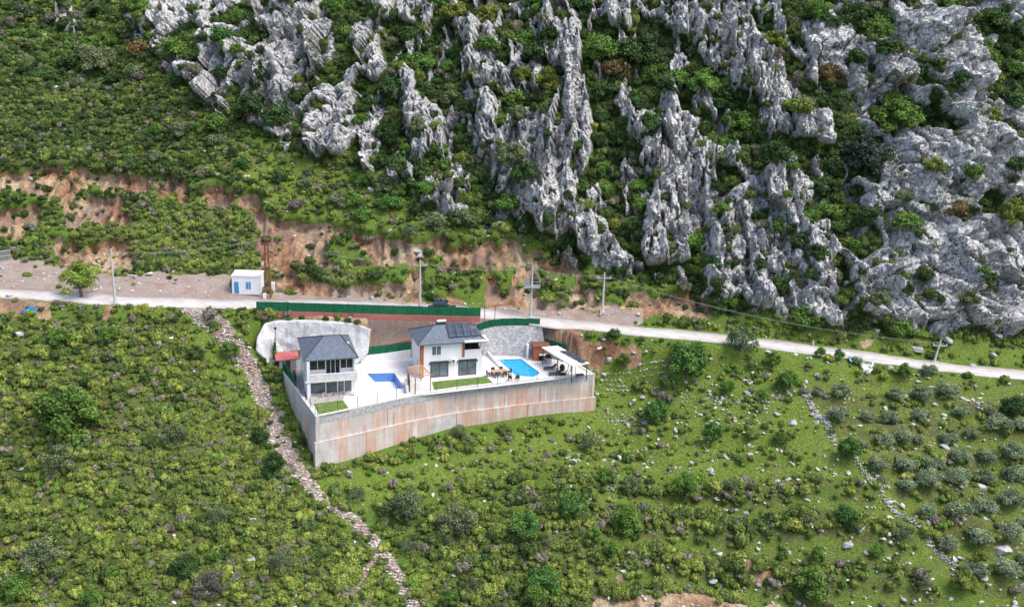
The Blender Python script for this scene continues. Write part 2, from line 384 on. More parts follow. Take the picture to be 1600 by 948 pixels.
GRAVEL = [zone(p) for p in [
 [(-60,408),(60,405),(180,430),(380,432),(415,458),(700,476),(1000,486),(985,512),(845,512),(600,500),(400,482),(-60,466)],
 [(440,446),(560,440),(640,460),(560,470),(440,465)], [(780,478),(1005,484),(1000,506),(790,500)]]]
PATH = [at(*p) for p in [(296,482),(345,512),(372,545),(395,580),(428,645),(440,690),(470,740),(515,785),(560,812),(592,850),(612,885),(640,930),(660,975)]]
PATH2 = [at(*p) for p in [(600,856),(572,890),(560,920)]]
LUSH = [zone(p) for p in [
 [(500,742),(930,655),(1000,640),(1200,640),(1260,720),(1100,770),(960,740),(820,740),(640,770),(540,800)],
 [(930,580),(1240,560),(1330,700),(1330,740),(1100,760),(930,660)], [(1240,560),(1600,600),(1660,900),(1500,930),(1440,860),(1330,700)],
 [(1100,500),(1340,520),(1600,545),(1600,575),(1460,560),(1200,530),(1100,515)], [(380,500),(300,505),(385,620),(420,660),(360,600),(250,520)],
 [(400,235),(560,270),(700,345),(640,370),(520,330),(430,330),(330,230)], [(120,320),(390,310),(405,420),(250,420),(100,360)]]]
DRY = [zone(p) for p in [[(-60,500),(280,500),(400,700),(540,850),(640,990),(-60,990)], [(640,850),(1100,760),(1330,740),(1480,930),(1480,990),(640,990)],
 [(-60,100),(240,110),(420,260),(300,285),(-60,260)], [(1240,600),(1640,600),(1640,960),(1480,900),(1330,700)], [(100,300),(400,310),(640,470),(200,440)]]]
# ------------------------------------------------------------------ the hillside mesh
def axis(parts):
    r = []
    for a, b, st in parts: r.append(np.arange(a, b, st))
    return np.concatenate(r+[np.array([parts[-1][1]])])
gx = axis([(-520, -120, 25), (-120, -108, 1.2), (-108, 102, .28), (102, 124, 1.2), (124, 520, 25)])
gy = axis([(-60, 60, 12), (60, 90, 1.5), (90, 118, .4), (118, 146, .3), (146, 202, .2), (202, 232, .4), (232, 262, 1.5), (262, 420, 16)])
GX, GY = np.meshgrid(gx, gy)
def blur(a, n):
    for _ in range(n):
        p = np.pad(a, 1, 'edge'); a = (p[1:-1, 1:-1]*2+p[:-2, 1:-1]+p[2:, 1:-1]+p[1:-1, :-2]+p[1:-1, 2:])/6
    return a
def cover(polys, warp=1.0, seed=0, n=3):
    wx = GX+warp*fbm(GX/3.5, GY/3.5, 3, seed)*1.6; wy = GY+warp*fbm(GX/3.5, GY/3.5, 3, seed+40)*1.6
    m = np.zeros(GX.shape, bool)
    for p in polys: m |= inpoly(wx, wy, p)
    return blur(m.astype(float), n)
Hb = H(GX, GY)
m_karst = cover([KARST], 2.0, 3, 4)
m_poly = sstep(.24, .5, blur(cover([zone(p) for p in ROCKS], .9, 5, 1), 14))
U = GX*.97+GY*1.4*.22*np.clip((GX+10)/60, -0.3, 1.0); V = GY*1.42-GX*.1
wx = 1.3*fbm(GX/5, GY/4, 3, 71); wy = 1.3*fbm(GX/5, GY/4, 3, 91)
streak = fbm((U+2*wx)/6.0, (V+2*wy)/9.0, 4, 21)
m_rock = np.clip(m_poly + m_karst*sstep(.05, .10, streak+.05*(GX < 8)), 0, 1)*np.clip(m_karst*1.6+m_poly*.0, 0, 1)
m_rock = np.maximum(m_rock, m_poly*sstep(145, 150, GY))
gaps = sstep(.25, .29, fbm((U+2*wx)/5.5, (V+2*wy)/6.5, 4, 23)); m_rock = m_rock*(1-gaps*.95*(1-.5*m_poly))
m_green = cover(GREENS, .7, 9, 2)
m_earth = cover(EARTH, 1.4, 11, 2)*(1-m_green)*(1-m_rock)*(1-.6*sstep(.24, .36, fbm(GX/4.5, GY/4.0, 4, 12))*(GY > 148))
dpit = segd(GX, GY, [(*p, 0) for p in PIT[3:]+[PIT[0]]])[0]; m_earth = np.maximum(m_earth, (1-sstep(.8, 1.8, dpit))*(GX > -32.5)*(GY > 134))
m_path = 1-sstep(.4, 1.5, segd(GX+.5*wx, GY+.5*wy, PATH)[0]-.35*np.clip((GY-118)/8, -1, .6))
m_path = np.maximum(m_path, .8-sstep(.1, .8, segd(GX, GY, PATH2)[0]))
m_gravel = np.clip(np.maximum(cover(GRAVEL, .8, 13, 2), m_path), 0, 1)
m_lush = cover(LUSH, 2.0, 15, 6); m_dry = cover(DRY, 2.0, 17, 6)
bands = sstep(.35, .8, -np.sin(GY*1.15+3*fbm(GX/14, GY/14, 2, 37)))*sstep(5, 14, GX)*(GY < 143); m_lush = np.clip(m_lush+.6*bands, 0, 1); m_dry = m_dry*(1-.7*bands)
droad = segd(GX, GY, ROAD)[0]; offroad = sstep(3.2, 6.5, droad)
dter = segd(GX, GY, [(*p, 0) for p in TER]+[(*TER[0], 0)])[0]; inter = inpoly(GX, GY, TER)
calm = offroad*np.where(inter, 0, sstep(.6, 3.5, dter))
# relief
disp = np.zeros(GX.shape)
disp += calm*(.55*fbm(GX/7, GY/5, 4, 31)+.16*fbm(GX/1.3, GY/1.3, 3, 33))
disp += calm*.55*np.sin(GY*1.15+3*fbm(GX/14, GY/14, 2, 37))*np.clip((140-GY)/10, 0, 1)*(GX > 15)     # old terraces
disp += calm*m_earth*(3.0*billow((GX+wx*.4)/2.2, GY/8, 4, 41)-2.6)*sstep(148, 152, GY)
wx2 = .22*fbm(GX/1.6, GY/1.3, 3, 73); wy2 = .22*fbm(GX/1.6, GY/1.3, 3, 93)
h1, j1 = facets((U+.7*wx+wx2)/5.2, (V+.7*wy+wy2)/8.5, 5, 1.3); h2, j2_ = facets((U+.5*wx+wx2)/2.2, (V+.5*wy+wy2)/3.8, 8, 1.2)
h3, j3 = facets((U+.3*wx+wx2)/.95, (V+.3*wy+wy2)/1.5, 18, 1.1)
rib = np.mod((U+1.0*wx+.8*wx2)/5.6, 1.0); rib = np.where(rib < .8, rib/.8, (1-rib)/.2)
led = np.mod(-(V+1.6*wy+2.6*wx+.8*wy2)/6.0, 1.0); led = np.where(led < .85, led/.85, (1-led)/.15)
rk = 3.0*h1+1.5*h2+.55*h3+.9*rib+.9*led+1.1*billow((U+wx)/11, (V+wy)/13, 3, 51)-.9*(1-sstep(0, .10, j1))-.55*(1-sstep(0, .12, j2_))-.25*(1-sstep(0, .16, j3))
mr = sstep(.2, .75, blur(m_rock, 3)); disp += mr*(rk-.5)+blur(m_poly*m_karst, 8)*2.6
disp -= m_karst*(1-m_rock)*(.3+.9*billow(U/5, V/9, 3, 63))
crev = mr*sstep(.5, 1.0, blur(disp, 14)-disp)          # deep joints where shrubs take hold
gzy, gzx = np.gradient(Hb, gy, gx)
nx_ = -gzx; ny_ = -gzy; nl = np.sqrt(nx_**2+ny_**2+1)
kk = np.clip(m_karst+m_earth*sstep(148, 152, GY), 0, 1)     # cliffs grow outwards in steep faces, soft ground moves straight up
up_ = 1-.52*np.clip(m_karst, 0, 1); nn_ = np.sqrt(nx_**2+ny_**2+up_**2)
PX = GX+kk*disp*nx_/nn_; PY = GY+kk*disp*ny_/nn_; PZ = Hb+disp*(kk*up_/nn_+(1-kk))
nr, nc = GX.shape
idx = np.arange(nr*nc).reshape(nr, nc)
faces = np.stack([idx[:-1, :-1], idx[:-1, 1:], idx[1:, 1:], idx[1:, :-1]], -1).reshape(-1, 4)
me = mesh_np('hillside', np.stack([PX, PY, PZ], -1).reshape(-1, 3), faces, [M['terrain']])
def colattr(me, name, r, g, b):
    a = me.color_attributes.new(name, 'FLOAT_COLOR', 'POINT')
    a.data.foreach_set('color', np.stack([r, g, b, np.ones_like(r)], -1).astype(np.float32).ravel())
m_dark = m_karst*(1-m_rock)
fm = (m_rock[:-1, :-1]+m_rock[1:, 1:]).ravel()*.5 < .35; me.polygons.foreach_set('use_smooth', fm)     # broken rock is faceted, soil is soft
colattr(me, 'zone', m_rock, m_earth, m_lush); colattr(me, 'zone2', m_gravel, m_dry, m_dark*.85)
tag(link('hillside', me), kind='structure')
def ground(x, y):
    """displaced surface point above the base position (x, y)"""
    j = int(np.clip(np.searchsorted(gx, x), 0, nc-1)); i = int(np.clip(np.searchsorted(gy, y), 0, nr-1))
    return float(PX[i, j]), float(PY[i, j]), float(PZ[i, j])
def gsample(arr, x, y):
    j = np.clip(np.searchsorted(gx, x), 0, nc-1); i = np.clip(np.searchsorted(gy, y), 0, nr-1)
    return arr[i, j]
# ------------------------------------------------------------------ the road
def mk_road():
    m, t, b = mat('pale gravel road')
    pos = t.nodes.new('ShaderNodeNewGeometry').outputs['Position']
    n = noise(t, mapping(t, pos, (.35, 1.2, 1)), 1.2, 6, .7); n2 = noise(t, pos, 9, 4, .7)
    c = ramp(t, n, [(.3, (.38, .35, .33)), (.5, (.52, .49, .47)), (.7, (.63, .61, .59))])
    c = mix(t, 1.0, c, ramp(t, n2, [(.3, .72), (.6, 1.08)]), 'MULTIPLY')
    c = mix(t, ramp(t, noise(t, pos, .35, 5, .7), [(.5, 0), (.66, .55)]), c, (.40, .33, .28))
    t.links.new(c, b.inputs['Base Color']); bump(t, b, n2, .4, .05); return m
M['road'] = mk_road()
def catmull(pts, n=10):
    P = [np.array(p, float) for p in pts]; P = [2*P[0]-P[1]]+P+[2*P[-1]-P[-2]]; out = []
    for i in range(1, len(P)-2):
        for k in range(n):
            t = k/n; out.append(.5*((2*P[i])+(-P[i-1]+P[i+1])*t+(2*P[i-1]-5*P[i]+4*P[i+1]-P[i+2])*t*t+(-P[i-1]+3*P[i]-3*P[i+1]+P[i+2])*t**3))
    out.append(P[-2]); return out
def strip(name, pts, w, mname, thick=.12, wob=.6):
    pts = np.array(catmull(pts, 10)); d = np.gradient(pts[:, :2], axis=0); d /= np.linalg.norm(d, axis=1)[:, None]
    nrm = np.stack([-d[:, 1], d[:, 0]], 1); V = []
    for k, s in enumerate((-1, 1)):
        ww = w/2+wob*pn(np.arange(len(pts))*.23, np.full(len(pts), 3.3+k*9), 77)
        e = pts[:, :2]+nrm*(s*ww)[:, None]; V.append(e)
    z = pts[:, 2]
    rings = [np.c_[V[0], z-thick-.1], np.c_[V[0], z], np.c_[pts[:, :2], z+.05], np.c_[V[1], z], np.c_[V[1], z-thick-.1]]
    n = len(pts); vv = np.concatenate(rings); fs = []
    for r in range(4):
        for i in range(n-1): fs.append((r*n+i, r*n+i+1, (r+1)*n+i+1, (r+1)*n+i))
    fs = [f[::-1] for f in fs]
    return link(name, mesh_np(name, vv, fs, [M[mname]]))
tag(strip('road', ROAD, 4.3, 'road'), kind='structure')
# ------------------------------------------------------------------ foliage meshes
def _ico(sub=1):
    bm = bmesh.new(); bmesh.ops.create_icosphere(bm, subdivisions=sub, radius=1)
    v = np.array([x.co[:] for x in bm.verts]); f = np.array([[q.index for q in x.verts] for x in bm.faces]); bm.free(); return v, f
ICO1 = _ico(1); ICO2 = _ico(2); ICO3 = _ico(3)
def foliage(name, clumps, nleaf, size, seed=0, core=.74, outward=.55, mname='leaf', aspect=1.5):
    """clumps: (x, y, z, r). Leaf sprays spread over and inside every clump, with a rough inner mass."""
    rg = np.random.default_rng(seed); V = []; Fc = []; L = []; off = 0
    C = np.array(clumps, float); area = C[:, 3]**2; cnt = np.maximum(6, (nleaf*area/area.sum()).astype(int))
    for (cx, cy, cz, r), n in zip(C, cnt):
        base = rg.normal(.5, .21)
        if core:
            v, f = ICO1
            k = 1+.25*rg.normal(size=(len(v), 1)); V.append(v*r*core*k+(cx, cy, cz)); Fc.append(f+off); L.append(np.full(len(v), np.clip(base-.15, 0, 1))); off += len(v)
        d = rg.normal(size=(n, 3)); d /= np.linalg.norm(d, axis=1)[:, None]
        d[:, 2] = np.where((d[:, 2] < -.3), -d[:, 2]*.8, d[:, 2])
        rr = r*(.72+.36*rg.random(n)**.7)*(1+.12*rg.normal(size=n))
        p = d*rr[:, None]+(cx, cy, cz)
        nn = d*outward+rg.normal(size=(n, 3))*.45+np.array([0, 0, .25]); nn /= np.linalg.norm(nn, axis=1)[:, None]
        t = np.cross(nn, rg.normal(size=(n, 3))); t /= np.linalg.norm(t, axis=1)[:, None]; b = np.cross(nn, t)
        s = size*(.6+.8*rg.random(n))[:, None]
        q = np.stack([p-t*s*aspect*.5, p-b*s*.5+nn*s*.1, p+t*s*aspect*.5, p+b*s*.5+nn*s*.1], 1).reshape(-1, 3)
        V.append(q); i0 = off+np.arange(n)*4
        Fc.append(np.concatenate([np.stack([i0, i0+1, i0+2], 1), np.stack([i0, i0+2, i0+3], 1)])); off += 4*n
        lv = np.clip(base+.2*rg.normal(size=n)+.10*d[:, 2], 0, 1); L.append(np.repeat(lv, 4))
    me = mesh_np(name, np.concatenate(V), np.concatenate(Fc), [M[mname]], smooth=False)
    a = me.attributes.new('leaf', 'FLOAT', 'POINT'); a.data.foreach_set('value', np.concatenate(L).astype(np.float32))
    return me
def crown_clumps(seed, n=16, flat=.8, spread=.62, r=(.30, .46), zc=0.0, low=-.45):
    rg = np.random.default_rng(seed); out = [(0, 0, zc, .55)]
    ph = rg.random()*6
    for i in range(n):
        zz = low+(1-low)*((i+.5)/n); zz += rg.normal()*.08
        a = ph+i*2.4+rg.normal()*.4; q = math.sqrt(max(0, 1-min(1, zz*zz)))
        k = spread*(1+.18*rg.normal())
        out.append((math.cos(a)*q*k, math.sin(a)*q*k, zc+zz*k*flat, rg.uniform(*r)))
    return out
# unit-radius crowns (centre at the origin)
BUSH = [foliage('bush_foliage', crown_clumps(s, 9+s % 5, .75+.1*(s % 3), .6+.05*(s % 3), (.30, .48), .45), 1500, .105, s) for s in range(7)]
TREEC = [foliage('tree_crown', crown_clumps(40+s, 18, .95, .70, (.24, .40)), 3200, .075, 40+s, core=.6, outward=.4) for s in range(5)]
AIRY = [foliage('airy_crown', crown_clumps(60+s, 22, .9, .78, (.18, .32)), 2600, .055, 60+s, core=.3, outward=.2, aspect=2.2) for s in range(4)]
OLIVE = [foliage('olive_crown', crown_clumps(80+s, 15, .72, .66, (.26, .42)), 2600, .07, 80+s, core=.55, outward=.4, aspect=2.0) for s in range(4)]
def tube_mesh(name, chains, mname='bark', seg=6):
    """chains: list of [(x,y,z,r),...]"""
    V = []; Fc = []; off = 0
    for ch in chains:
        for k, (x, y, z, r) in enumerate(ch):
            a = np.array(ch[max(0, k-1)][:3]); b = np.array(ch[min(len(ch)-1, k+1)][:3]); d = b-a; d = d/max(np.linalg.norm(d), 1e-6)
            u = np.cross(d, (0, 0, 1) if abs(d[2]) < .9 else (1, 0, 0)); u /= np.linalg.norm(u); w_ = np.cross(d, u)
            for i in range(seg):
                an = 2*math.pi*i/seg; V.append(np.array([x, y, z])+r*(u*math.cos(an)+w_*math.sin(an)))
        for k in range(len(ch)-1):
            for i in range(seg):
                j = (i+1) % seg; Fc.append((off+k*seg+i, off+k*seg+j, off+(k+1)*seg+j, off+(k+1)*seg+i))
        off += len(ch)*seg
        Fc.append(tuple(off-seg+i for i in (0, 1, 2, 3))); Fc.append(tuple(off-seg+i for i in (3, 4, 5, 0)))
    return mesh_np(name, V, Fc, [M[mname]])
def trunk_mesh(seed, hgt, nb=5, r=.09):
    rg = np.random.default_rng(seed); ch = [[(0, 0, -.25, r*1.5), (0, 0, hgt*.35, r*1.05), (.04, -.03, hgt*.7, r*.9), (.02, .03, hgt+.25, r*.5)]]
    for i in range(nb):
        a = i*2.4+rg.random(); l = .62+.15*rg.random(); z0 = hgt*(.55+.3*rg.random())
        ch.append([(0, 0, z0, r*.6), (math.cos(a)*l*.5, math.sin(a)*l*.5, z0+.28, r*.4), (math.cos(a)*l, math.sin(a)*l, z0+.62, r*.18)])
    return tube_mesh('trunk', ch)
TRUNK = [trunk_mesh(s, .38) for s in range(3)]
TRUNK_T = [trunk_mesh(s+9, .8, 6, .07) for s in range(3)]
LEAFCOL = dict(d=(.036, .078, .020), m=(.085, .165, .028), y=(.135, .165, .028), g=(.115, .150, .070), b=(.17, .115, .045), k=(.035, .052, .036),
               o=(.165, .215, .115), p=(.13, .12, .10), l=(.15, .22, .035), e=(.060, .145, .028))
COLWORD = dict(d='dark green', m='mid green', y='yellow green', g='grey green', b='rusty brown', k='blackish green', o='silvery green', p='bare greyish', l='fresh pale green', e='deep green')
REG = []     # (object, phrase, px, py, kind, colour, radius)
def wsize(p, rpx):
    zc = p[1]*_c-(p[2]-CZ)*_s; return rpx*zc/F
def tree(name, cat, noun, px, py, r, col, crowns, trunks, hk=1.0, wide=1.0, group=None, base=.75, zlift=None, fixed=None):
    """px,py,r: centre and radius of the crown in the photo; the foot is sought on the ground below it"""
    p = at(px, py+r*base); R = wsize(p, r); g = ground(p[0], p[1])
    root = bpy.data.objects.new(name, None); COL.objects.link(root); root.location = (g[0], g[1], g[2]-.05); root.empty_display_size = .3
    i = random.randrange(100); root.rotation_euler = (0, 0, random.uniform(0, 6.28)); s = R*random.uniform(.97, 1.05)
    root.scale = (s*wide, s*wide, s*hk)
    link('trunk', trunks[i % len(trunks)], root)
    c = link('crown', crowns[i % len(crowns)], root, loc=(0, 0, .55 if trunks is TRUNK else .95)); cc = LEAFCOL[col]
    k = random.uniform(.88, 1.14); c.color = (cc[0]*k*random.uniform(.93, 1.07), cc[1]*k, cc[2]*k, 1)
    tag(root, fixed or 'x', cat, group)
    if not fixed: REG.append((root, noun, px, py, cat, col, r))
    return root
def bush(name, cat, noun, px, py, r, col, group=None, pos=None):
    if pos is None:
        p = at(px, py+r*.5); R = wsize(p, r); g = ground(p[0], p[1])
    else: g, R = pos, r
    i = random.randrange(len(BUSH)); cc = LEAFCOL[col]; k = random.uniform(.85, 1.15)
    o = link(name, BUSH[i], loc=(g[0], g[1], g[2]-.12*R), rot=(random.uniform(-.15, .15), random.uniform(-.15, .15), random.uniform(0, 6.28)),
             scale=(R*random.uniform(.92, 1.12), R*random.uniform(.92, 1.12), R*random.uniform(.85, 1.1)))
    o.color = (cc[0]*k*random.uniform(.9, 1.1), cc[1]*k, cc[2]*k, 1)
    tag(o, 'x', cat, group)
    if pos is not None: px, py = project(g); r = R*F/(g[1]*_c-(g[2]-CZ)*_s)
    REG.append((o, noun, px, py, cat, col, r)); return o
# ---- evergreen bushes and trees on the cliff, as seen
CLIFF = [(288,78,28,'m'),(218,76,22,'b'),(155,92,28,'g'),(180,94,9,'d'),(202,233,9,'m'),(400,44,16,'d'),(351,118,17,'d'),(484,61,10,'y'),(155,17,18,'d'),(206,17,12,'m'),(40,20,20,'g'),
(135,81,20,'g'),(105,100,20,'d'),(391,172,26,'d'),(435,182,22,'d'),(469,202,16,'m'),(439,250,9,'m'),(337,196,22,'m'),(337,219,16,'g'),(280,206,20,'g'),(479,287,14,'g'),(523,310,16,'g'),
(486,7,20,'d'),(459,17,14,'m'),(250,80,16,'d'),(543,52,15,'m'),(562,93,15,'m'),(586,29,11,'m'),(608,135,26,'d'),(609,203,26,'d'),(660,209,16,'g'),(668,98,17,'m'),(709,24,22,'y'),
(763,20,22,'y'),(763,74,18,'m'),(824,57,18,'m'),(790,54,13,'m'),(834,88,22,'d'),(813,118,16,'y'),(854,125,28,'y'),(847,138,12,'m'),(960,105,24,'b'),(935,78,30,'m'),(996,74,32,'d'),
(1056,125,18,'m'),(1016,111,16,'m'),(785,199,15,'m'),(810,189,20,'g'),(835,175,9,'d'),(689,258,17,'m'),(633,240,11,'m'),(589,248,13,'m'),(716,287,13,'d'),(734,233,12,'d'),(753,236,8,'d'),
(624,267,16,'d'),(641,290,18,'d'),(797,250,24,'g'),(820,277,24,'d'),(901,236,11,'m'),(943,260,15,'m'),(927,270,10,'y'),(965,219,16,'d'),(1013,202,20,'d'),(928,223,14,'d'),(712,79,14,'m'),
(564,189,12,'m'),(699,101,11,'m'),(986,152,22,'d'),(942,142,22,'d'),(793,318,22,'m'),(981,308,17,'m'),(1003,318,18,'m'),(960,348,14,'y'),(886,314,9,'d'),(1001,426,20,'e'),(1057,422,18,'m'),
(677,341,20,'g'),(724,341,22,'g'),(706,335,14,'d'),(754,341,8,'m'),(868,331,15,'g'),(945,298,14,'m'),(908,291,12,'m'),(1094,132,24,'m'),(1128,159,22,'d'),(1168,152,24,'d'),(1151,189,22,'m'),
(1195,20,22,'m'),(1269,20,24,'m'),(1205,68,20,'y'),(1290,111,24,'b'),(1401,128,14,'b'),(1323,202,26,'d'),(1350,240,42,'k'),(1398,182,34,'m'),(1431,270,17,'y'),(1364,44,26,'m'),(1421,89,16,'y'),
(1229,169,16,'m'),(1244,179,18,'y'),(1283,162,14,'d'),(1205,246,26,'d'),(1236,270,11,'m'),(1279,287,26,'d'),(1222,318,10,'m'),(1219,355,20,'m'),(1259,345,18,'m'),(1128,331,16,'m'),
(1087,422,16,'m'),(1114,419,18,'d'),(1408,345,22,'m'),(1398,314,14,'g'),(1553,336,26,'y'),(1482,335,20,'b'),(1327,382,22,'m'),(1246,382,18,'d'),(1269,405,18,'d'),(1354,480,16,'g'),
(1489,476,18,'g'),(1323,507,10,'d'),(1512,409,10,'g'),(1357,338,24,'d'),(1560,267,16,'d'),(1492,280,16,'m'),(1522,287,14,'d'),(1290,330,20,'m'),(1310,350,20,'d'),(1300,262,22,'d'),
(1330,100,16,'d'),(1370,90,18,'d'),(1340,25,26,'d'),(1560,30,28,'d'),(1540,90,24,'m'),(1575,160,22,'d'),(1590,110,20,'m'),(1545,180,16,'y'),(1500,20,14,'g'),(1460,15,16,'m'),
(1240,60,10,'d'),(1300,40,12,'d'),(1100,200,18,'d'),(1130,225,16,'m'),(1170,215,14,'d'),(1160,250,14,'m'),(900,10,22,'d'),(865,60,14,'d'),(640,60,14,'d'),(620,30,16,'d'),(580,160,16,'d'),
(565,130,16,'m'),(730,170,16,'d'),(705,150,18,'g'),(718,200,16,'m'),(770,290,14,'d'),(745,300,14,'m'),(665,300,16,'m'),(600,290,18,'g'),(560,280,16,'m'),(650,330,14,'d'),(1040,150,14,'d'),
(975,190,16,'m'),(935,180,18,'d'),(950,205,14,'m'),(1475,140,16,'d'),(1500,200,12,'m'),(1590,210,14,'g'),(1340,300,14,'d'),(1440,330,12,'d'),(1260,440,12,'d'),(1225,420,12,'m'),(1180,345,14,'d'),
(345,40,14,'d'),(370,25,16,'m'),(385,95,12,'m'),(430,20,12,'d'),(500,130,12,'m'),(470,130,10,'y'),(330,75,10,'d')]
for (x, y, r, c) in CLIFF:
    if r >= 24: tree('evergreen_tree', 'tree', 'round evergreen tree', x, y, r, c, TREEC, TRUNK, .95, group='evergreen trees on the cliff', base=.8)
    else: bush('evergreen_bush', 'bush', 'evergreen bush', x, y, r, c, 'evergreen bushes on the cliff')
# ---- more bushes in the clefts between the crags
def field(n, x0, x1, y0, y1, dens, seed):
    rg = np.random.default_rng(seed); X = rg.uniform(x0, x1, n); Y = rg.uniform(y0, y1, n)
    k = rg.random(n) < dens(X, Y); return X[k], Y[k], rg
def view_ok(X, Y, pad=150):
    hz = gsample(Hb, X, Y); px, py = project((X, Y, hz)); return (px > -pad) & (px < 1600+pad) & (py > -pad) & (py < 948+pad)
placed = [(o.location.x, o.location.y, o.location.z) for o, *_ in REG]
X, Y, rg = field(9000, -95, 108, 146, 222, lambda X, Y: (gsample(m_karst, X, Y) > .5)*np.maximum((1-gsample(m_rock, X, Y))**3, gsample(crev, X, Y)*.25)*view_ok(X, Y), 101)
nb = 0; P_ = np.array(placed)
for x, y in zip(X, Y):
    if nb >= 185: break
    g = ground(x, y); d = np.sqrt(((P_-np.array(g))**2).sum(1)).min()
    R = rg.uniform(1.0, 2.7)
    if d < R*1.15+.6: continue
    c = rg.choice(list('dddddmmmgyek'), 1)[0]
    bush('evergreen_bush', 'bush', 'evergreen bush', 0, 0, R, c, 'evergreen bushes on the cliff', pos=g)
    P_ = np.vstack([P_, g]); nb += 1
print('cliff bushes', nb)
GLEN = zone([(250,190),(400,225),(560,268),(700,350),(760,372),(640,372),(520,332),(430,328),(300,280),(200,255)]); TOPL = zone([(-20,-30),(200,-30),(236,95),(300,150),(200,140),(-20,110)])
nb = 0; X, Y, rg = field(5000, -112, 0, 150, 236, lambda X, Y: (inpoly(X, Y, GLEN)*1.0+inpoly(X, Y, TOPL)*.9)*(gsample(m_earth, X, Y) < .3)*view_ok(X, Y), 141)
for x, y in zip(X, Y):
    if nb >= 95: break
    g = ground(x, y); R = rg.uniform(.7, 1.9)
    if np.sqrt(((P_-np.array(g))**2).sum(1)).min() < R*1.1+.5: continue
    bush('hill_bush', 'bush', 'leafy bush', 0, 0, R, rg.choice(list('ddmmmggep'), 1)[0], 'leafy bushes on the upper slope', pos=g); P_ = np.vstack([P_, g]); nb += 1
print('hill bushes', nb)
# ---- trees and tall shrubs on the lower slopes
LOW = [(96,531,16,'m'),(169,527,14,'m'),(304,553,12,'d'),(226,593,9,'d'),(111,642,46,'m'),(81,628,24,'d'),(273,676,22,'g'),(402,679,15,'d'),(427,723,18,'d'),(358,548,14,'m'),(91,716,26,'g'),
(435,750,16,'g'),(64,864,34,'g'),(20,915,24,'m'),(337,803,18,'g'),(439,871,24,'g'),(324,911,26,'p'),(287,881,24,'d'),(175,895,11,'m'),(138,935,18,'m'),(327,874,12,'m'),
(635,787,32,'g'),(712,814,32,'g'),(820,820,22,'e'),(894,787,25,'e'),(979,810,24,'m'),(716,675,14,'g'),(918,692,16,'g'),(1023,645,20,'e'),(641,854,14,'g'),(847,905,28,'e'),(834,938,22,'m'),
(702,935,16,'m'),(982,756,16,'g'),(945,743,14,'m'),(955,857,14,'m'),(928,837,14,'m'),(854,847,12,'g'),(739,908,14,'g'),(1070,763,20,'m'),(554,770,14,'g'),(1111,679,18,'e'),(1219,679,12,'m'),
(1323,706,18,'e'),(1320,812,17,'e'),(1268,908,28,'m'),(1411,837,14,'g'),(1367,861,12,'m'),(1138,763,14,'g'),(1276,864,12,'m'),(1222,861,10,'m'),(1499,908,18,'y'),(1529,871,12,'y'),
(1435,911,14,'g'),(1074,556,32,'e'),(1155,530,25,'g'),(1225,592,17,'m'),(1281,551,9,'m'),(1308,554,9,'m'),(1411,578,12,'m'),(1583,635,20,'d'),(1188,622,10,'m'),(1208,565,12,'m'),
(973,568,12,'m'),(1133,604,12,'m'),(1040,600,12,'m'),(640,360,14,'g'),(100,435,0,'l')]
for (x, y, r, c) in LOW:
    if r == 0: continue
    if r >= 24 or c == 'g': tree('slope_tree', 'tree', 'bushy tree', x, y, r, c, AIRY if c in 'gp' else TREEC, TRUNK, 1.0, group='trees on the lower slope', base=.8)
    else: tree('young_tree', 'tree', 'young tree', x, y, r, c, TREEC, TRUNK_T, 1.0, group='trees on the lower slope', base=.9)
tree('roadside_tree', 'tree', '', 125, 434, 31, 'l', AIRY, TRUNK_T, .98, 1.0, base=1.0, fixed='round fresh green tree with a bare trunk beside the gravel road at left')
for (x, y, r, c) in [(420,505,5,'m'),(437,507,6,'d'),(452,501,5,'m'),(470,500,5,'d'),(497,503,7,'m'),(507,501,6,'d'),(525,503,5,'m'),(540,505,6,'d'),(556,506,6,'m'),(570,512,8,'d'),(576,528,6,'m'),(402,508,7,'d'),(396,524,6,'m'),(393,540,7,'d'),(399,556,6,'m'),(408,568,6,'d'),(418,582,6,'m')]: bush('shrub', 'bush', 'shrub', x, y-4, r, c, 'shrubs around the edge of the sprayed concrete face')
# ---- olive grove
OLV = [(1276,614,10),(1310,612,15),(1397,619,13),(1436,614,15),(1477,608,16),(1306,652,15),(1354,652,14),(1391,649,16),(1435,651,15),(1502,637,12),(1546,639,11),(1381,679,15),(1408,676,14),(1478,673,14),
(1517,673,10),(1558,664,17),(1435,681,9),(1345,693,11),(1370,720,15),(1413,716,18),(1457,718,16),(1499,715,16),(1539,713,15),(1578,705,17),(1414,759,14),(1450,752,17),(1495,745,16),(1536,742,16),(1587,737,16),
(1448,800,15),(1492,793,19),(1534,782,20),(1580,778,18),(1480,839,17),(1531,832,17),(1576,830,19),(1522,895,15),(1570,888,20),(1598,866,12),(1592,668,12),(1600,820,10),(1450,575,12)]
for (x, y, r) in OLV: tree('olive_tree', 'olive tree', 'olive tree', x, y, r*random.uniform(1.0, 1.25), 'o', OLIVE, TRUNK, .92, group='olive trees of the terraced grove', base=.75)
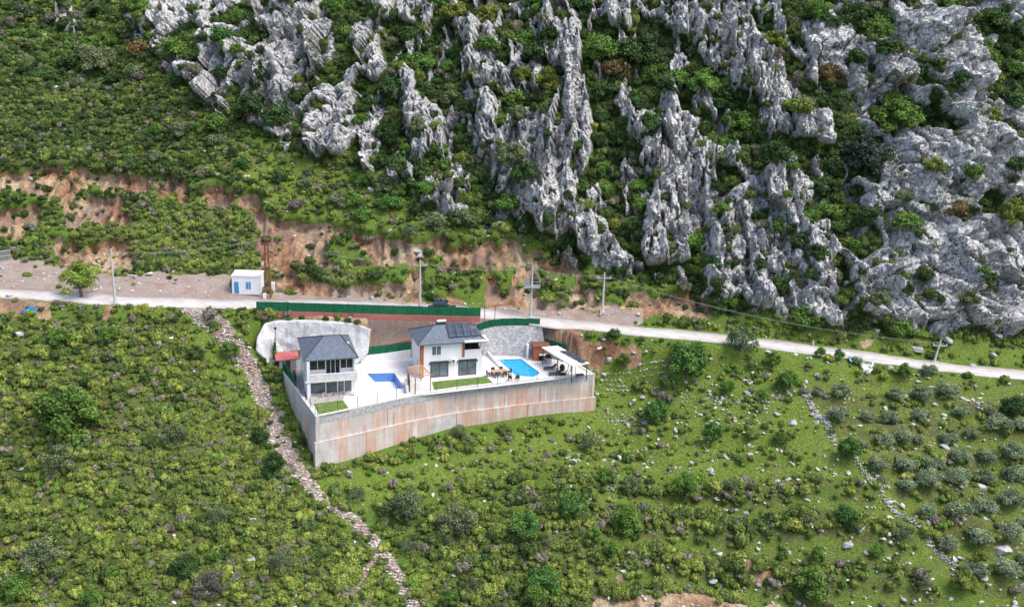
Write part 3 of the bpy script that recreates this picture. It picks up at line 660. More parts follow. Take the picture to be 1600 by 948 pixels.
# ------------------------------------------------------------------ boulders
def boulder_mesh(seed, flat=.7):
    rg = np.random.default_rng(seed); v, f = ICO3; v = v.copy()
    for i in range(14):
        n = rg.normal(size=3); n /= np.linalg.norm(n); d = v@n; k = rg.uniform(.38, .72); v = v-np.outer(np.maximum(d-k, 0), n)*.97
    v = v*(1+.07*fbm(v[:, 0]*2.2+seed, v[:, 1]*2.2+v[:, 2]*1.7, 3, seed))[:, None]*np.array([1.1, .85, flat])
    return mesh_np('boulder', v, f, [M['boulder']], smooth=False)
BOU = [boulder_mesh(s, .6+.12*(s % 3)) for s in range(6)]
BL = [(85,139,9),(18,136,5),(22,147,5),(119,248,5),(255,130,5),(318,168,5),(217,212,4),(230,427,8),(13,462,8),(30,521,10),(10,527,9),(5,554,8),(24,570,6),(243,536,7),(203,554,6),(236,517,6),(6,597,4),
(250,617,4),(249,634,6),(287,644,9),(213,642,8),(384,649,5),(54,634,9),(25,640,5),(46,690,7),(39,700,6),(32,715,11),(32,733,6),(63,740,5),(142,728,5),(388,600,5),(300,581,5),(111,570,5),(64,560,5),(375,756,5),
(391,715,5),(449,760,4),(209,661,3),(219,696,4),(170,755,5),(108,868,6),(385,876,10),(400,879,5),(164,852,4),(111,923,7),(314,832,5),(459,934,6),(454,946,10),(391,810,8),(544,736,6),(724,733,4),
(725,743,4),(672,844,6),(692,841,5),(709,888,9),(834,783,4),(849,793,5),(867,829,5),(881,830,4),(749,822,7),(884,716,7),(893,721,9),(901,716,6),(889,727,6),(807,770,8),(1060,820,8),(844,883,4),(810,914,4),(986,930,7),(932,888,4),(992,727,5),
(1006,729,5),(953,763,6),(1006,694,7),(943,687,4),(1029,660,6),(1004,663,6),(1053,675,7),(986,633,6),(1092,653,6),(1139,649,5),(1178,652,4),(1193,680,6),(1239,665,9),(1080,733,8),(1131,717,9),(1215,751,7),
(1269,756,6),(1244,758,5),(1151,780,6),(1325,847,12),(1114,901,11),(1124,908,8),(1214,933,4),(1485,932,6),(1394,898,5),(1387,868,5),(1597,915,9),(1563,854,16),(1499,871,7),(1534,766,8),(1505,817,5),
(1372,738,5),(1475,690,11),(1490,687,6),(1460,631,7),(1475,648,8),(1512,692,6),(1360,776,5),(1362,763,7),(1168,797,6),(1195,787,4),(1473,743,5),(1340,670,6),(1435,546,12),(1549,556,9),(1197,549,7),
(1127,619,6),(1107,617,5),(1165,612,8),(1234,620,6),(1171,598,9),(1200,587,5),(1354,583,9),(1448,592,6),(1460,630,5),(1453,608,8),(1502,622,7),(1556,521,9),(1370,514,7),(1478,531,12),(1004,623,6),(948,563,8),
(987,557,6),(648,386,9),(656,392,8),(578,297,7),(780,349,8),(40,262,8),(340,275,6),(382,277,5),(1570,500,14),(1520,570,7),(930,620,6),(1000,640,5)]
for (x, y, r) in BL:
    p = at(x, y+r*.3); R = wsize(p, r)*1.05; g = ground(p[0], p[1])
    o = link('boulder', random.choice(BOU), loc=(g[0], g[1], g[2]+.12*R), rot=(random.uniform(-.3, .3), random.uniform(-.3, .3), random.uniform(0, 6.28)), scale=(R, R, R))
    tag(o, 'x', 'boulder', 'limestone boulders on the slopes'); REG.append((o, 'boulder', x, y, 'boulder', '', r))
# ------------------------------------------------------------------ scattered stuff (low scrub, undergrowth, stones)
def scatter(name, label, cat, pts, scl, rotz, tint, vi, meshes, tilt=0.0):
    n = len(pts); me = bpy.data.meshes.new(name); me.vertices.add(n); me.vertices.foreach_set('co', np.asarray(pts, np.float32).ravel())
    rg = np.random.default_rng(n)
    def attr(nm, ty, val, key='value'):
        a = me.attributes.new(nm, ty, 'POINT'); a.data.foreach_set(key, np.asarray(val).ravel())
    attr('scl', 'FLOAT_VECTOR', np.asarray(scl, np.float32), 'vector')
    attr('rt', 'FLOAT_VECTOR', np.stack([rg.normal(size=n)*tilt, rg.normal(size=n)*tilt, rotz], 1).astype(np.float32), 'vector')
    attr('tint', 'FLOAT', np.clip(tint, 0, 1).astype(np.float32)); attr('vi', 'INT', np.asarray(vi, np.int32))
    o = link(name, me); g = bpy.data.node_groups.new(name, 'GeometryNodeTree')
    g.interface.new_socket('Geometry', in_out='INPUT', socket_type='NodeSocketGeometry'); g.interface.new_socket('Geometry', in_out='OUTPUT', socket_type='NodeSocketGeometry')
    N = g.nodes.new; gi = N('NodeGroupInput'); go = N('NodeGroupOutput'); ip = N('GeometryNodeInstanceOnPoints'); jn = N('GeometryNodeJoinGeometry')
    def na(nm, ty):
        q = N('GeometryNodeInputNamedAttribute'); q.data_type = ty; q.inputs[0].default_value = nm; return q.outputs[0]
    for m_ in meshes[::-1]:
        src = bpy.data.objects.new(name+'_piece', m_); oi = N('GeometryNodeObjectInfo'); oi.inputs['Object'].default_value = src; oi.inputs['As Instance'].default_value = True
        g.links.new(oi.outputs['Geometry'], jn.inputs[0])
    L = g.links.new; L(gi.outputs[0], ip.inputs['Points']); L(jn.outputs[0], ip.inputs['Instance']); ip.inputs['Pick Instance'].default_value = True
    L(na('vi', 'INT'), ip.inputs['Instance Index']); L(na('rt', 'FLOAT_VECTOR'), ip.inputs['Rotation']); L(na('scl', 'FLOAT_VECTOR'), ip.inputs['Scale'])
    L(ip.outputs[0], go.inputs[0]); md = o.modifiers.new('scatter', 'NODES'); md.node_group = g
    tag(o, label, cat, kind='stuff'); return o
def cushion(seed, n=260):
    rg = np.random.default_rng(seed); cl = [(0, 0, .18, .5)]
    for i in range(7):
        a = i*2.4; q = .25+.35*rg.random(); cl.append((math.cos(a)*q, math.sin(a)*q, .12+.25*(1-q)+.08*rg.random(), rg.uniform(.26, .42)))
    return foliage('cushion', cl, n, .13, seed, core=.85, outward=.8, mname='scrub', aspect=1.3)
CUSH = [cushion(200+i) for i in range(6)]
def scatter_pts(X, Y, lift=0.0):
    j = np.clip(np.searchsorted(gx, X), 0, nc-1); i = np.clip(np.searchsorted(gy, Y), 0, nr-1)
    # bilinear would be finer; the grid is 0.3 m, keep the vertex itself but shift by the remainder
    return np.stack([PX[i, j]+(X-GX[i, j]), PY[i, j]+(Y-GY[i, j]), PZ[i, j]+lift], 1)
def clear(X, Y):
    dr = segd(X, Y, ROAD)[0]; return (dr > 3.0) & ~inpoly(X, Y, TER) & (segd(X, Y, [(*p, 0) for p in TER]+[(*TER[0], 0)])[0] > .45)
def thicket(seed):
    rg = np.random.default_rng(seed); cl = [(0, 0, .2, .5)]
    for i in range(9):
        a = i*2.4; q = .25+.4*rg.random(); cl.append((math.cos(a)*q, math.sin(a)*q, .1+.45*(1-q)+.1*rg.random(), rg.uniform(.22, .38)))
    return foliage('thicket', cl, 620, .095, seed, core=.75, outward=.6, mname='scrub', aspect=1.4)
THICK = [thicket(260+i) for i in range(6)]
# cushions over the lower slopes and the left shoulder of the hill
def dens_c(X, Y):
    e = gsample(m_earth, X, Y); gvl = gsample(m_gravel, X, Y); l = gsample(m_lush, X, Y); dr = gsample(m_dry, X, Y); k = gsample(m_karst, X, Y)
    pat = sstep(-.25, .12, fbm(X/7, Y/3.6, 4, 301))*(.45+.55*sstep(-.06, .06, np.abs(pn(X/30, Y/3.4, 311))-.08)); pat2 = .28+.72*sstep(-.45, -.05, np.sin(Y*1.15+3*fbm(X/14, Y/14, 2, 37)))
    d = (.66+.42*dr-.40*l*(Y < 146))*(.5+.5*pat)*np.where((X > 10) & (Y < 142), pat2, 1)
    d = d*np.where((X > 38) & (Y < 142), .36, 1)
    bank = (Y > 149) & (Y < 166) & (X > -34) & (X < 36); d = np.where(bank, d*.5, d); d = np.where(e > .4, .05, d); d = np.where(gvl > .35, np.where(gsample(m_path, X, Y) > .35, .07, .012), d); return d*(k < .35)*clear(X, Y)*view_ok(X, Y)
X, Y, rg = field(150000, -124, 116, 90, 236, dens_c, 303)
n = len(X); print('cushions', n)
lu = gsample(m_lush, X, Y); up = (Y > 150)
tn = .36+.30*(lu*.8+.28*sstep(-.05, .25, fbm(X/11, Y/7, 3, 306)))*(rg.random(n) < .8)+.17*rg.normal(size=n)+.30*fbm(X/9, Y/7, 3, 305)-.10*up-.13*(up & (X < -28))
tn = np.where(rg.random(n) < .10, .93+.1*rg.random(n), np.clip(tn, 0, .86))
s = (.26+.62*rg.random(n)**2.2)*(1+.55*sstep(.0, .3, fbm(X/5, Y/4, 3, 313)))*np.where(up, 1.05, 1.0)*(1-.15*lu)
scatter('low_scrub', 'cushions of low olive green scrub covering the slopes around the villas', 'scrub', scatter_pts(X, Y, -.05),
        np.stack([s*rg.uniform(.85, 1.25, n), s*rg.uniform(.85, 1.25, n), s*rg.uniform(1.1, 1.8, n)], 1), rg.random(n)*6.28, tn, rg.integers(0, 6, n), CUSH, .12)
# undergrowth in the clefts of the cliff
X, Y, rg = field(34000, -100, 112, 143, 228, lambda X, Y: (gsample(m_karst, X, Y) > .35)*(1-gsample(m_rock, X, Y))**2*view_ok(X, Y)*.95+(.02+.50*gsample(crev, X, Y))*(gsample(m_karst, X, Y) > .5)*view_ok(X, Y)*clear(X, Y), 307)
n = len(X); print('undergrowth', n); s = .5+1.25*rg.random(n)**1.8
tn = np.clip(.13+.14*rg.normal(size=n)+.28*fbm(X/6, Y/5, 3, 309), 0, .85); tn = np.where(rg.random(n) < .07, .95, tn)
scatter('cliff_undergrowth', 'dark green undergrowth filling the clefts between the grey crags', 'undergrowth', scatter_pts(X, Y, -.1),
        np.stack([s, s, s*rg.uniform(1.0, 1.7, n)], 1), rg.random(n)*6.28, tn, rg.integers(0, 6, n), THICK, .2)
# stones
def stone(seed):
    rg = np.random.default_rng(seed); v, f = ICO1; v = v*(1+.22*rg.normal(size=(len(v), 1)))*np.array([1.1, .8, .6])
    me = mesh_np('stone', v, f, [M['stone_bits']], smooth=False); a = me.attributes.new('leaf', 'FLOAT', 'POINT'); a.data.foreach_set('value', np.clip(rg.normal(.5, .1, len(v)), 0, 1).astype(np.float32)); return me
STN = [stone(400+i) for i in range(5)]
STNR = []
for _m in STN:
    _c2 = _m.copy(); _c2.materials.clear(); _c2.materials.append(M['rubble_bits']); STNR.append(_c2)
def dens_s(X, Y):
    l = gsample(m_lush, X, Y); e = gsample(m_earth, X, Y); gr = gsample(m_gravel, X, Y)
    row = sstep(.80, .97, np.sin(Y*1.15+3*fbm(X/14, Y/14, 2, 37)))*(X > 12)*(Y < 142)
    cl = sstep(.12, .4, fbm(X/3.5, Y/2.2, 3, 321))
    tb = sstep(.55, .9, np.sin(Y*1.15+3*fbm(X/14, Y/14, 2, 37)+1.2))
    d = .06+(.10+.55*cl*tb+.18*cl)*(X > 12)*(Y < 142)+.30*cl*l+.10*row*sstep(.0, .25, fbm(X/6, Y/6, 2, 323))+.16*(e > .4)*cl+.10*(gr > .4)
    return d*clear(X, Y)*view_ok(X, Y)*(gsample(m_karst, X, Y) < .5)
X, Y, rg = field(96000, -120, 116, 90, 236, dens_s, 325); n = len(X); print('stones', n)
s = (.07+.30*rg.random(n)**3.2)*(1+.25*(X > 12)*(Y < 142))
scatter('loose_stones', 'small pale stones strewn over the grassy slopes and bare earth', 'stones', scatter_pts(X, Y, .02), np.stack([s, s, s], 1), rg.random(n)*6.28, rg.normal(.58, .2, n), rg.integers(0, 5, n), STN, .3)
# the rubble chute below the road
X, Y, rg = field(130000, -60, -8, 92, 142, lambda X, Y: (gsample(m_path, X, Y) > .25)*.5*clear(X, Y), 327); n = len(X); print('rubble', n)
s = .06+.15*rg.random(n)**2.2
scatter('rubble_chute', 'strip of pinkish white rubble running downhill left of the retaining wall', 'rubble', scatter_pts(X, Y, .03), np.stack([s*1.2, s, s*.8], 1), rg.random(n)*6.28, rg.normal(.5, .28, n), rg.integers(0, 5, n), STNR, .3)
# dry stone walls and stone rows: each its own run of stones
def stonerow(label, pxs, w=.35, dens=9.0, smin=.12, smax=.34, sc=.46):
    P = [at(*p) for p in pxs]; pts = []; 
    for a, b in zip(P[:-1], P[1:]):
        L = math.hypot(b[0]-a[0], b[1]-a[1]); k = int(L*dens*1.15)
        for i in range(k):
            t = RNG.random(); x = a[0]+(b[0]-a[0])*t+RNG.normal()*w; y = a[1]+(b[1]-a[1])*t+RNG.normal()*w; g = ground(x, y); pts.append((g[0], g[1], g[2]+RNG.random()*.25))
    n = len(pts); s = RNG.uniform(smin, smax, n)*sc
    V = []; Fc = []; L = []; off = 0
    for p, q in zip(pts, s):
        v, f = ICO1; v = v*(1+.28*RNG.normal(size=(len(v), 1)))*q*np.array([1.1, .9, .7]); V.append(v+np.array(p)); Fc.append(f+off); off += len(v)
    o = link('dry_stone_wall', mesh_np('dry_stone_wall', np.concatenate(V), np.concatenate(Fc), [M['boulder']], smooth=False))
    
    if w > .4: o.name = 'stone_row'; tag(o, label, 'stones', kind='stuff')
    else: tag(o, label, 'stone wall', 'tumbled dry stone walls')
stonerow('tumbled dry stone wall descending beside the upper edge of the olive grove', [(1238,612),(1262,626),(1278,650),(1290,672),(1305,690)], .26, 22, .15, .45)
stonerow('long thin dry stone wall descending diagonally between scrub and olive grove', [(1334,722),(1362,748),(1385,785),(1415,812),(1450,845),(1475,872),(1490,890)], .2, 22, .12, .36)
stonerow('broken row of stones leaving the right end of the retaining wall', [(932,606),(965,600),(1000,594),(1040,588)], .5, 9, .12, .42)
stonerow('low stone row below the retaining wall corner heading right', [(935,650),(975,656),(1010,658)], .5, 9, .12, .4)
stonerow('scattered stone row crossing the green terrace right of the tall round tree', [(1060,622),(1110,628),(1160,634),(1215,640)], .5, 8, .12, .4)
# ------------------------------------------------------------------ building materials
def mk_concrete():
    m, t, b = mat('stained board marked concrete')
    pos = t.nodes.new('ShaderNodeNewGeometry').outputs['Position']
    n1 = noise(t, mapping(t, pos, (1, 1, .6)), .5, 6, .7); n2 = noise(t, mapping(t, pos, (1.6, 1.6, .10)), .9, 6, .75)
    c = ramp(t, n1, [(.3, (.40, .385, .37)), (.5, (.56, .54, .52)), (.7, (.70, .68, .655))])
    sx = t.nodes.new('ShaderNodeSeparateXYZ'); t.links.new(pos, sx.inputs[0]); z = sx.outputs[2]
    low = ramp(t, math_(t, 'MULTIPLY_ADD', z, -.15, 0), [(.03, .0), (.22, .8), (1, 1)])     # wash-off from the ground grows downwards
    big = ramp(t, noise(t, mapping(t, pos, (1, 1, .4)), .17, 3, .5), [(.42, .12), (.56, 1)])
    rust = math_(t, 'MULTIPLY', math_(t, 'MULTIPLY', ramp(t, n2, [(.38, 0), (.56, .95)]), low), big)
    c = mix(t, rust, c, (.56, .32, .21))
    dk = math_(t, 'MULTIPLY', ramp(t, noise(t, mapping(t, pos, (2.6, 2.6, .08)), 1.1, 4, .6), [(.60, 0), (.68, .7)]), low)
    c = mix(t, dk, c, (.13, .09, .07))
    # formwork joints
    br = nd(t, 'ShaderNodeTexBrick', offset=0.0, squash=1.0); br.inputs['Scale'].default_value = 1; br.inputs['Mortar Size'].default_value = .018; br.inputs['Brick Width'].default_value = 1.25; br.inputs['Row Height'].default_value = 1.2
    cx = t.nodes.new('ShaderNodeCombineXYZ'); t.links.new(sx.outputs[0], cx.inputs[0]); t.links.new(z, cx.inputs[1]); t.links.new(cx.outputs[0], br.inputs['Vector'])
    c = mix(t, math_(t, 'MULTIPLY', br.outputs['Fac'], .35), c, (.16, .13, .12))
    t.links.new(c, b.inputs['Base Color']); bump(t, b, n1, .4, .05); return m
M['concrete'] = mk_concrete()
M['stoneband'] = flat('mottled grey stone band', (.44, .43, .44), .95, vary=.3, scale=3.5, bmp=.06)
M['concrete_cap'] = flat('pale concrete cap', (.62, .60, .57), .9, vary=.15, scale=2, bmp=.03)
M['pole'] = flat('weathered concrete pole', (.50, .50, .49), .9, vary=.12, scale=4)
def mk_stonewall():
    m, t, b = mat('grey stone facing'); pos = t.nodes.new('ShaderNodeNewGeometry').outputs['Position']
    v = nd(t, 'ShaderNodeTexVoronoi', i_Scale=3.0); t.links.new(pos, v.inputs['Vector'])
    e = nd(t, 'ShaderNodeTexVoronoi', feature='DISTANCE_TO_EDGE', i_Scale=3.0); t.links.new(pos, e.inputs['Vector'])
    s = t.nodes.new('ShaderNodeSeparateColor'); t.links.new(v.outputs['Color'], s.inputs[0])
    c = ramp(t, s.outputs[0], [(0, (.34, .33, .34)), (.5, (.46, .45, .45)), (1, (.60, .58, .57))])
    c = mix(t, ramp(t, e.outputs[0], [(0, .8), (.06, 0)]), c, (.18, .17, .17))
    t.links.new(c, b.inputs['Base Color']); bump(t, b, e.outputs[0], .6, .1); return m
M['stonewall'] = mk_stonewall()
def mk_shot():
    m, t, b = mat('sprayed concrete'); pos = t.nodes.new('ShaderNodeNewGeometry').outputs['Position']
    n = noise(t, mapping(t, pos, (1, 1, .5)), .8, 7, .7); c = ramp(t, n, [(.3, (.36, .36, .37)), (.5, (.54, .54, .55)), (.7, (.69, .69, .70))])
    c = mix(t, ramp(t, noise(t, mapping(t, pos, (1.5, 1.5, .2)), .9, 5, .7), [(.52, 0), (.66, .7)]), c, (.27, .27, .27))
    t.links.new(c, b.inputs['Base Color']); bump(t, b, noise(t, pos, 2.5, 6, .7), .8, .25); return m
M['shotcrete'] = mk_shot()
def mk_roof():
    m, t, b = mat('dark slate grey shingles'); tc = t.nodes.new('ShaderNodeTexCoord').outputs['Object']
    b.inputs['Roughness'].default_value = .55; b.inputs['Specular IOR Level'].default_value = .4
    s = t.nodes.new('ShaderNodeSeparateXYZ'); t.links.new(tc, s.inputs[0])
    zz = math_(t, 'FRACT', math_(t, 'MULTIPLY', s.outputs[2], 7.5))
    n = noise(t, tc, 2.2, 5, .6)
    c = ramp(t, n, [(.3, (.075, .095, .125)), (.55, (.115, .14, .18)), (.75, (.16, .185, .22))])
    c = mix(t, ramp(t, zz, [(0, .65), (.16, 0), (1, 0)]), c, (.03, .037, .05))
    t.links.new(c, b.inputs['Base Color']); bump(t, b, zz, .5, .04); return m
M['roof'] = mk_roof()
M['stucco'] = flat('white stucco', (.74, .74, .75), .85, vary=.05, scale=1.5)
M['stucco_grey'] = flat('dusty white render', (.62, .61, .60), .9, vary=.14, scale=1.2)
M['white'] = flat('white painted metal', (.80, .80, .80), .45, vary=.04)
M['glass'] = flat('dark window glass', (.018, .024, .030), .07, vary=.25, spec=.6)
M['glass_reflecting'] = flat('sliding glass with painted reflection', (.12, .15, .165), .12, vary=.3, spec=.6, scale=.8)  # grey-blue reflection in the panes is put into the base colour
M['frame_dark'] = flat('anthracite frame', (.045, .05, .055), .5)
M['wood'] = flat('orange brown timber cladding', (.36, .13, .045), .6, vary=.25, scale=6)
M['timber'] = flat('pale timber beams', (.48, .28, .16), .8, vary=.2, scale=5)
M['brown'] = flat('brown boards', (.20, .075, .05), .7, vary=.2, scale=5)
def mk_pave():
    m, t, b = mat('white paving slabs'); pos = t.nodes.new('ShaderNodeNewGeometry').outputs['Position']; b.inputs['Roughness'].default_value = .6
    br = nd(t, 'ShaderNodeTexBrick', offset=0.0); br.inputs['Scale'].default_value = 1; br.inputs['Mortar Size'].default_value = .012; br.inputs['Brick Width'].default_value = .6; br.inputs['Row Height'].default_value = .6
    br.inputs['Color1'].default_value = (.64, .625, .61, 1); br.inputs['Color2'].default_value = (.57, .56, .55, 1); br.inputs['Mortar'].default_value = (.50, .49, .48, 1)
    t.links.new(mapping(t, pos, rot=(0, 0, -.288)), br.inputs['Vector'])
    c = mix(t, ramp(t, noise(t, pos, .5, 5, .7), [(.55, 0), (.72, .35)]), br.outputs['Color'], (.50, .47, .44))
    t.links.new(c, b.inputs['Base Color']); return m
M['paving'] = mk_pave()
M['grey_yard'] = flat('rough grey yard', (.38, .36, .34), .95, vary=.3, scale=1.5, bmp=.05)
def mk_water():
    m, t, b = mat('bright blue pool water'); pos = t.nodes.new('ShaderNodeNewGeometry').outputs['Position']
    b.inputs['Roughness'].default_value = .06; b.inputs['Specular IOR Level'].default_value = .35
    n = noise(t, pos, 1.8, 4, .6, dist=1.0); t.links.new(ramp(t, n, [(.35, (.004, .26, .50)), (.65, (.015, .37, .62))]), b.inputs['Base Color'])
    bump(t, b, noise(t, pos, 5, 3, .5), .15, .03); return m
M['water'] = mk_water()
M['pooltile'] = flat('light blue pool tiles', (.12, .27, .60), .4, vary=.15, scale=6)
M['poolfloor'] = flat('dusty white pool floor', (.66, .68, .72), .7, vary=.1, scale=1.2)
def mk_lawn():
    m, t, b = mat('mown lawn'); pos = t.nodes.new('ShaderNodeNewGeometry').outputs['Position']
    n = noise(t, mapping(t, pos, (1, 1.6, 1), (0, 0, -.4)), 1.0, 6, .75); t.links.new(ramp(t, n, [(.3, (.05, .10, .018)), (.5, (.105, .18, .035)), (.72, (.24, .26, .09))]), b.inputs['Base Color'])
    bump(t, b, noise(t, pos, 12, 4, .7), .8, .05); return m
M['lawn'] = mk_lawn()
M['mesh_green'] = flat('green fence screen', (.008, .115, .050), .8, vary=.3, scale=2.5)
M['green_post'] = flat('dark green post', (.006, .06, .03), .6)
M['redkerb'] = flat('red paver kerb', (.36, .13, .11), .85, vary=.2, scale=3)
M['redroof'] = flat('faded red sheet roof', (.42, .12, .11), .7, vary=.2, scale=2)
M['rust'] = flat('rusty steel', (.20, .085, .05), .8, vary=.35, scale=3)
M['blue'] = flat('blue paint', (.05, .26, .46), .6)
M['tarp'] = flat('blue tarpaulin', (.04, .24, .50), .55, vary=.4, scale=3)
M['tarp_pale'] = flat('faded blue plastic', (.22, .36, .50), .5, vary=.35, scale=3)
M['metal'] = flat('galvanised metal', (.45, .46, .47), .45, metal=.6)
M['black'] = flat('black metal', (.02, .02, .022), .5)
M['rattan'] = flat('dark rattan', (.07, .055, .05), .8)
M['carpaint'] = flat('dark blue car paint', (.02, .05, .11), .25, spec=.6)
M['rubber'] = flat('tyre rubber', (.02, .02, .02), .9)
M['rubble'] = flat('pale building rubble', (.55, .47, .42), .95, vary=.3, scale=2.5, bmp=.1)
def mk_solar():
    m, t, b = mat('solar cells'); tc = t.nodes.new('ShaderNodeTexCoord').outputs['Object']; b.inputs['Roughness'].default_value = .15
    br = nd(t, 'ShaderNodeTexBrick', offset=0.0); br.inputs['Scale'].default_value = 1; br.inputs['Mortar Size'].default_value = .03; br.inputs['Brick Width'].default_value = 1.0; br.inputs['Row Height'].default_value = 1.0
    br.inputs['Color1'].default_value = (.045, .06, .09, 1); br.inputs['Color2'].default_value = (.06, .075, .105, 1); br.inputs['Mortar'].default_value = (.13, .145, .17, 1)
    t.links.new(tc, br.inputs['Vector']); t.links.new(br.outputs['Color'], b.inputs['Base Color']); return m
M['solar'] = mk_solar()
# ------------------------------------------------------------------ solid-model helper
class MB:
    def __init__(s): s.v = []; s.f = []
    def add(s, vs, fs): o = len(s.v); s.v += [tuple(map(float, q)) for q in vs]; s.f += [tuple(i+o for i in f) for f in fs]; return s
    def box(s, x0, x1, y0, y1, z0, z1):
        return s.add([(x0,y0,z0),(x1,y0,z0),(x1,y1,z0),(x0,y1,z0),(x0,y0,z1),(x1,y0,z1),(x1,y1,z1),(x0,y1,z1)],
                     [(3,2,1,0),(4,5,6,7),(0,1,5,4),(1,2,6,5),(2,3,7,6),(3,0,4,7)])
    def prism(s, poly, z0, z1):
        n = len(poly); z0 = z0 if hasattr(z0, '__len__') else [z0]*n; z1 = z1 if hasattr(z1, '__len__') else [z1]*n
        a = sum(poly[i][0]*poly[(i+1) % n][1]-poly[(i+1) % n][0]*poly[i][1] for i in range(n))
        if a < 0: poly = poly[::-1]; z0 = z0[::-1]; z1 = z1[::-1]
        return s.add([(p[0], p[1], z) for p, z in zip(poly, z0)]+[(p[0], p[1], z) for p, z in zip(poly, z1)],
                     [tuple(range(n))[::-1], tuple(range(n, 2*n))]+[(i, (i+1) % n, n+(i+1) % n, n+i) for i in range(n)])
    def rod(s, a, b, r=.05, r2=None, seg=6):
        a = np.array(a, float); b = np.array(b, float); d = b-a; d /= max(np.linalg.norm(d), 1e-9); r2 = r if r2 is None else r2
        u = np.cross(d, (0, 0, 1) if abs(d[2]) < .9 else (1, 0, 0)); u /= np.linalg.norm(u); w_ = np.cross(d, u)
        vs = [p+q*(u*math.cos(2*math.pi*i/seg)+w_*math.sin(2*math.pi*i/seg)) for p, q in ((a, r), (b, r2)) for i in range(seg)]
        return s.add(vs, [(i, (i+1) % seg, seg+(i+1) % seg, seg+i) for i in range(seg)]+[tuple(range(seg))[::-1], tuple(range(seg, 2*seg))])
    def tube(s, pts, r=.03, seg=6):
        for a, b in zip(pts[:-1], pts[1:]): s.rod(a, b, r, seg=seg)
        return s
    def build(s, name, m, parent=None, loc=None, rz=None, bevel=0):
        me = bpy.data.meshes.new(name); me.from_pydata(s.v, [], s.f); me.materials.append(M[m])
        bm = bmesh.new(); bm.from_mesh(me); bmesh.ops.recalc_face_normals(bm, faces=bm.faces)
        if bevel: bmesh.ops.bevel(bm, geom=list(bm.edges), offset=bevel, segments=2, affect='EDGES', profile=.5)
        bm.to_mesh(me); bm.free(); o = link(name, me, parent, loc)
        if rz is not None: o.rotation_euler = (0, 0, rz)
        return o
def root(name, label, cat, loc, rz=0, group=None):
    o = bpy.data.objects.new(name, None); COL.objects.link(o); o.location = loc; o.rotation_euler = (0, 0, rz); return tag(o, label, cat, group)
def box(*a): return MB().box(*a)
ANG = math.radians(17)
def offs(p, q, d):
    L = math.hypot(q[0]-p[0], q[1]-p[1]); return (-(q[1]-p[1])/L*d, (q[0]-p[0])/L*d)
def wallrun(name, pts, z0, z1, th, m, parent=None):
    """a wall following 2D points, thickness th to the left of travel"""
    n = len(pts); N = []
    for i in range(n):
        a = pts[max(0, i-1)]; b = pts[min(n-1, i+1)]; N.append(offs(a, b, th))
    z0 = z0 if hasattr(z0, '__len__') else [z0]*n; z1 = z1 if hasattr(z1, '__len__') else [z1]*n; mb = MB(); V = []; Fc = []
    for i in range(n):
        x, y = pts[i][:2]; u, v = N[i]; V += [(x, y, z0[i]), (x, y, z1[i]), (x+u, y+v, z1[i]), (x+u, y+v, z0[i])]
    for i in range(n-1):
        for k in range(4): Fc.append((4*i+k, 4*i+4+k, 4*i+4+(k+1) % 4, 4*i+(k+1) % 4))
    Fc += [(0, 1, 2, 3), (4*n-1, 4*n-2, 4*n-3, 4*n-4)]
    return mb.add(V, Fc).build(name, m, parent)
def subdiv(pts, n):
    out = []
    for a, b in zip(pts[:-1], pts[1:]):
        for k in range(n): out.append(tuple(a[i]+(b[i]-a[i])*k/n for i in range(len(a))))
    return out+[tuple(pts[-1])]
# ------------------------------------------------------------------ the terrace platform
A2, B2, D2, LB2 = A[:2], B[:2], D[:2], LB[:2]
rw = root('retaining_wall', 'high rust stained concrete retaining wall in two tiers along the front of the villa terrace', 'retaining wall', (0, 0, 0))
fr = [A2, (-19.4, 121.6), (-15.8, 124.2), B2, (-7.5, 129.4), (2.0, 133.3), D2]
wallrun('upper_tier', fr, -3.55, -.95, .5, 'concrete', rw)
wallrun('stone_band', [(p[0]+.01, p[1]-.03) for p in fr], -.947, .06, .5, 'stoneband', rw)
fro = [(p[0]+.08, p[1]-.28) for p in fr]; fro[0] = (A2[0]-.1, A2[1]-.25); fro[-1] = (D2[0]+.3, D2[1]-.1)
wallrun('lower_tier', fro, -11.5, -3.42, .6, 'concrete', rw)
wallrun('coping', [(p[0]+.02, p[1]-.03) for p in fr], .063, .17, .36, 'concrete_cap', rw)
wallrun('end_wall', [D2, R1], -9, .10, .4, 'concrete', rw)
lw = root('retaining_wall', 'plain grey side retaining wall running uphill beside the rubble strip', 'retaining wall', (0, 0, 0))
wallrun('wall_body', [LB2, (-30.6, 130.9), (-27.5, 124.9), (A2[0]-.02, A2[1]-.02)], [-1.5, -6, -9, -11.5], [.35, .3, .2, .06], .45, 'concrete', lw)
wallrun('coping', [LB2, (-30.6, 130.9), (-27.5, 124.9), A2], [.353, .303, .203, .063], [.45, .4, .3, .17], .4, 'concrete_cap', lw)
from mathutils.geometry import tessellate_polygon
P1 = [Zp(*p) for p in [(778,561.5),(814,560.5),(844,583),(834,589),(806,587)]]
P2 = [Zp(*p) for p in [(573,583.5),(616,582.5),(633,607),(597,608.5)]]
def inset(poly, d):
    cx = sum(p[0] for p in poly)/len(poly); cy = sum(p[1] for p in poly)/len(poly)
    return [(p[0]+(cx-p[0])*d, p[1]+(cy-p[1])*d) for p in poly]
TI = [(p[0], p[1]) for p in TER]
tri = tessellate_polygon([[Vector((*p, 0)) for p in TI], [Vector((p[0], p[1], 0)) for p in P1], [Vector((p[0], p[1], 0)) for p in P2]])
allp = TI+[(p[0], p[1]) for p in P1]+[(p[0], p[1]) for p in P2]
tag(MB().add([(*p, 0.0) for p in allp], tri).build('terrace_paving', 'paving'), kind='structure')
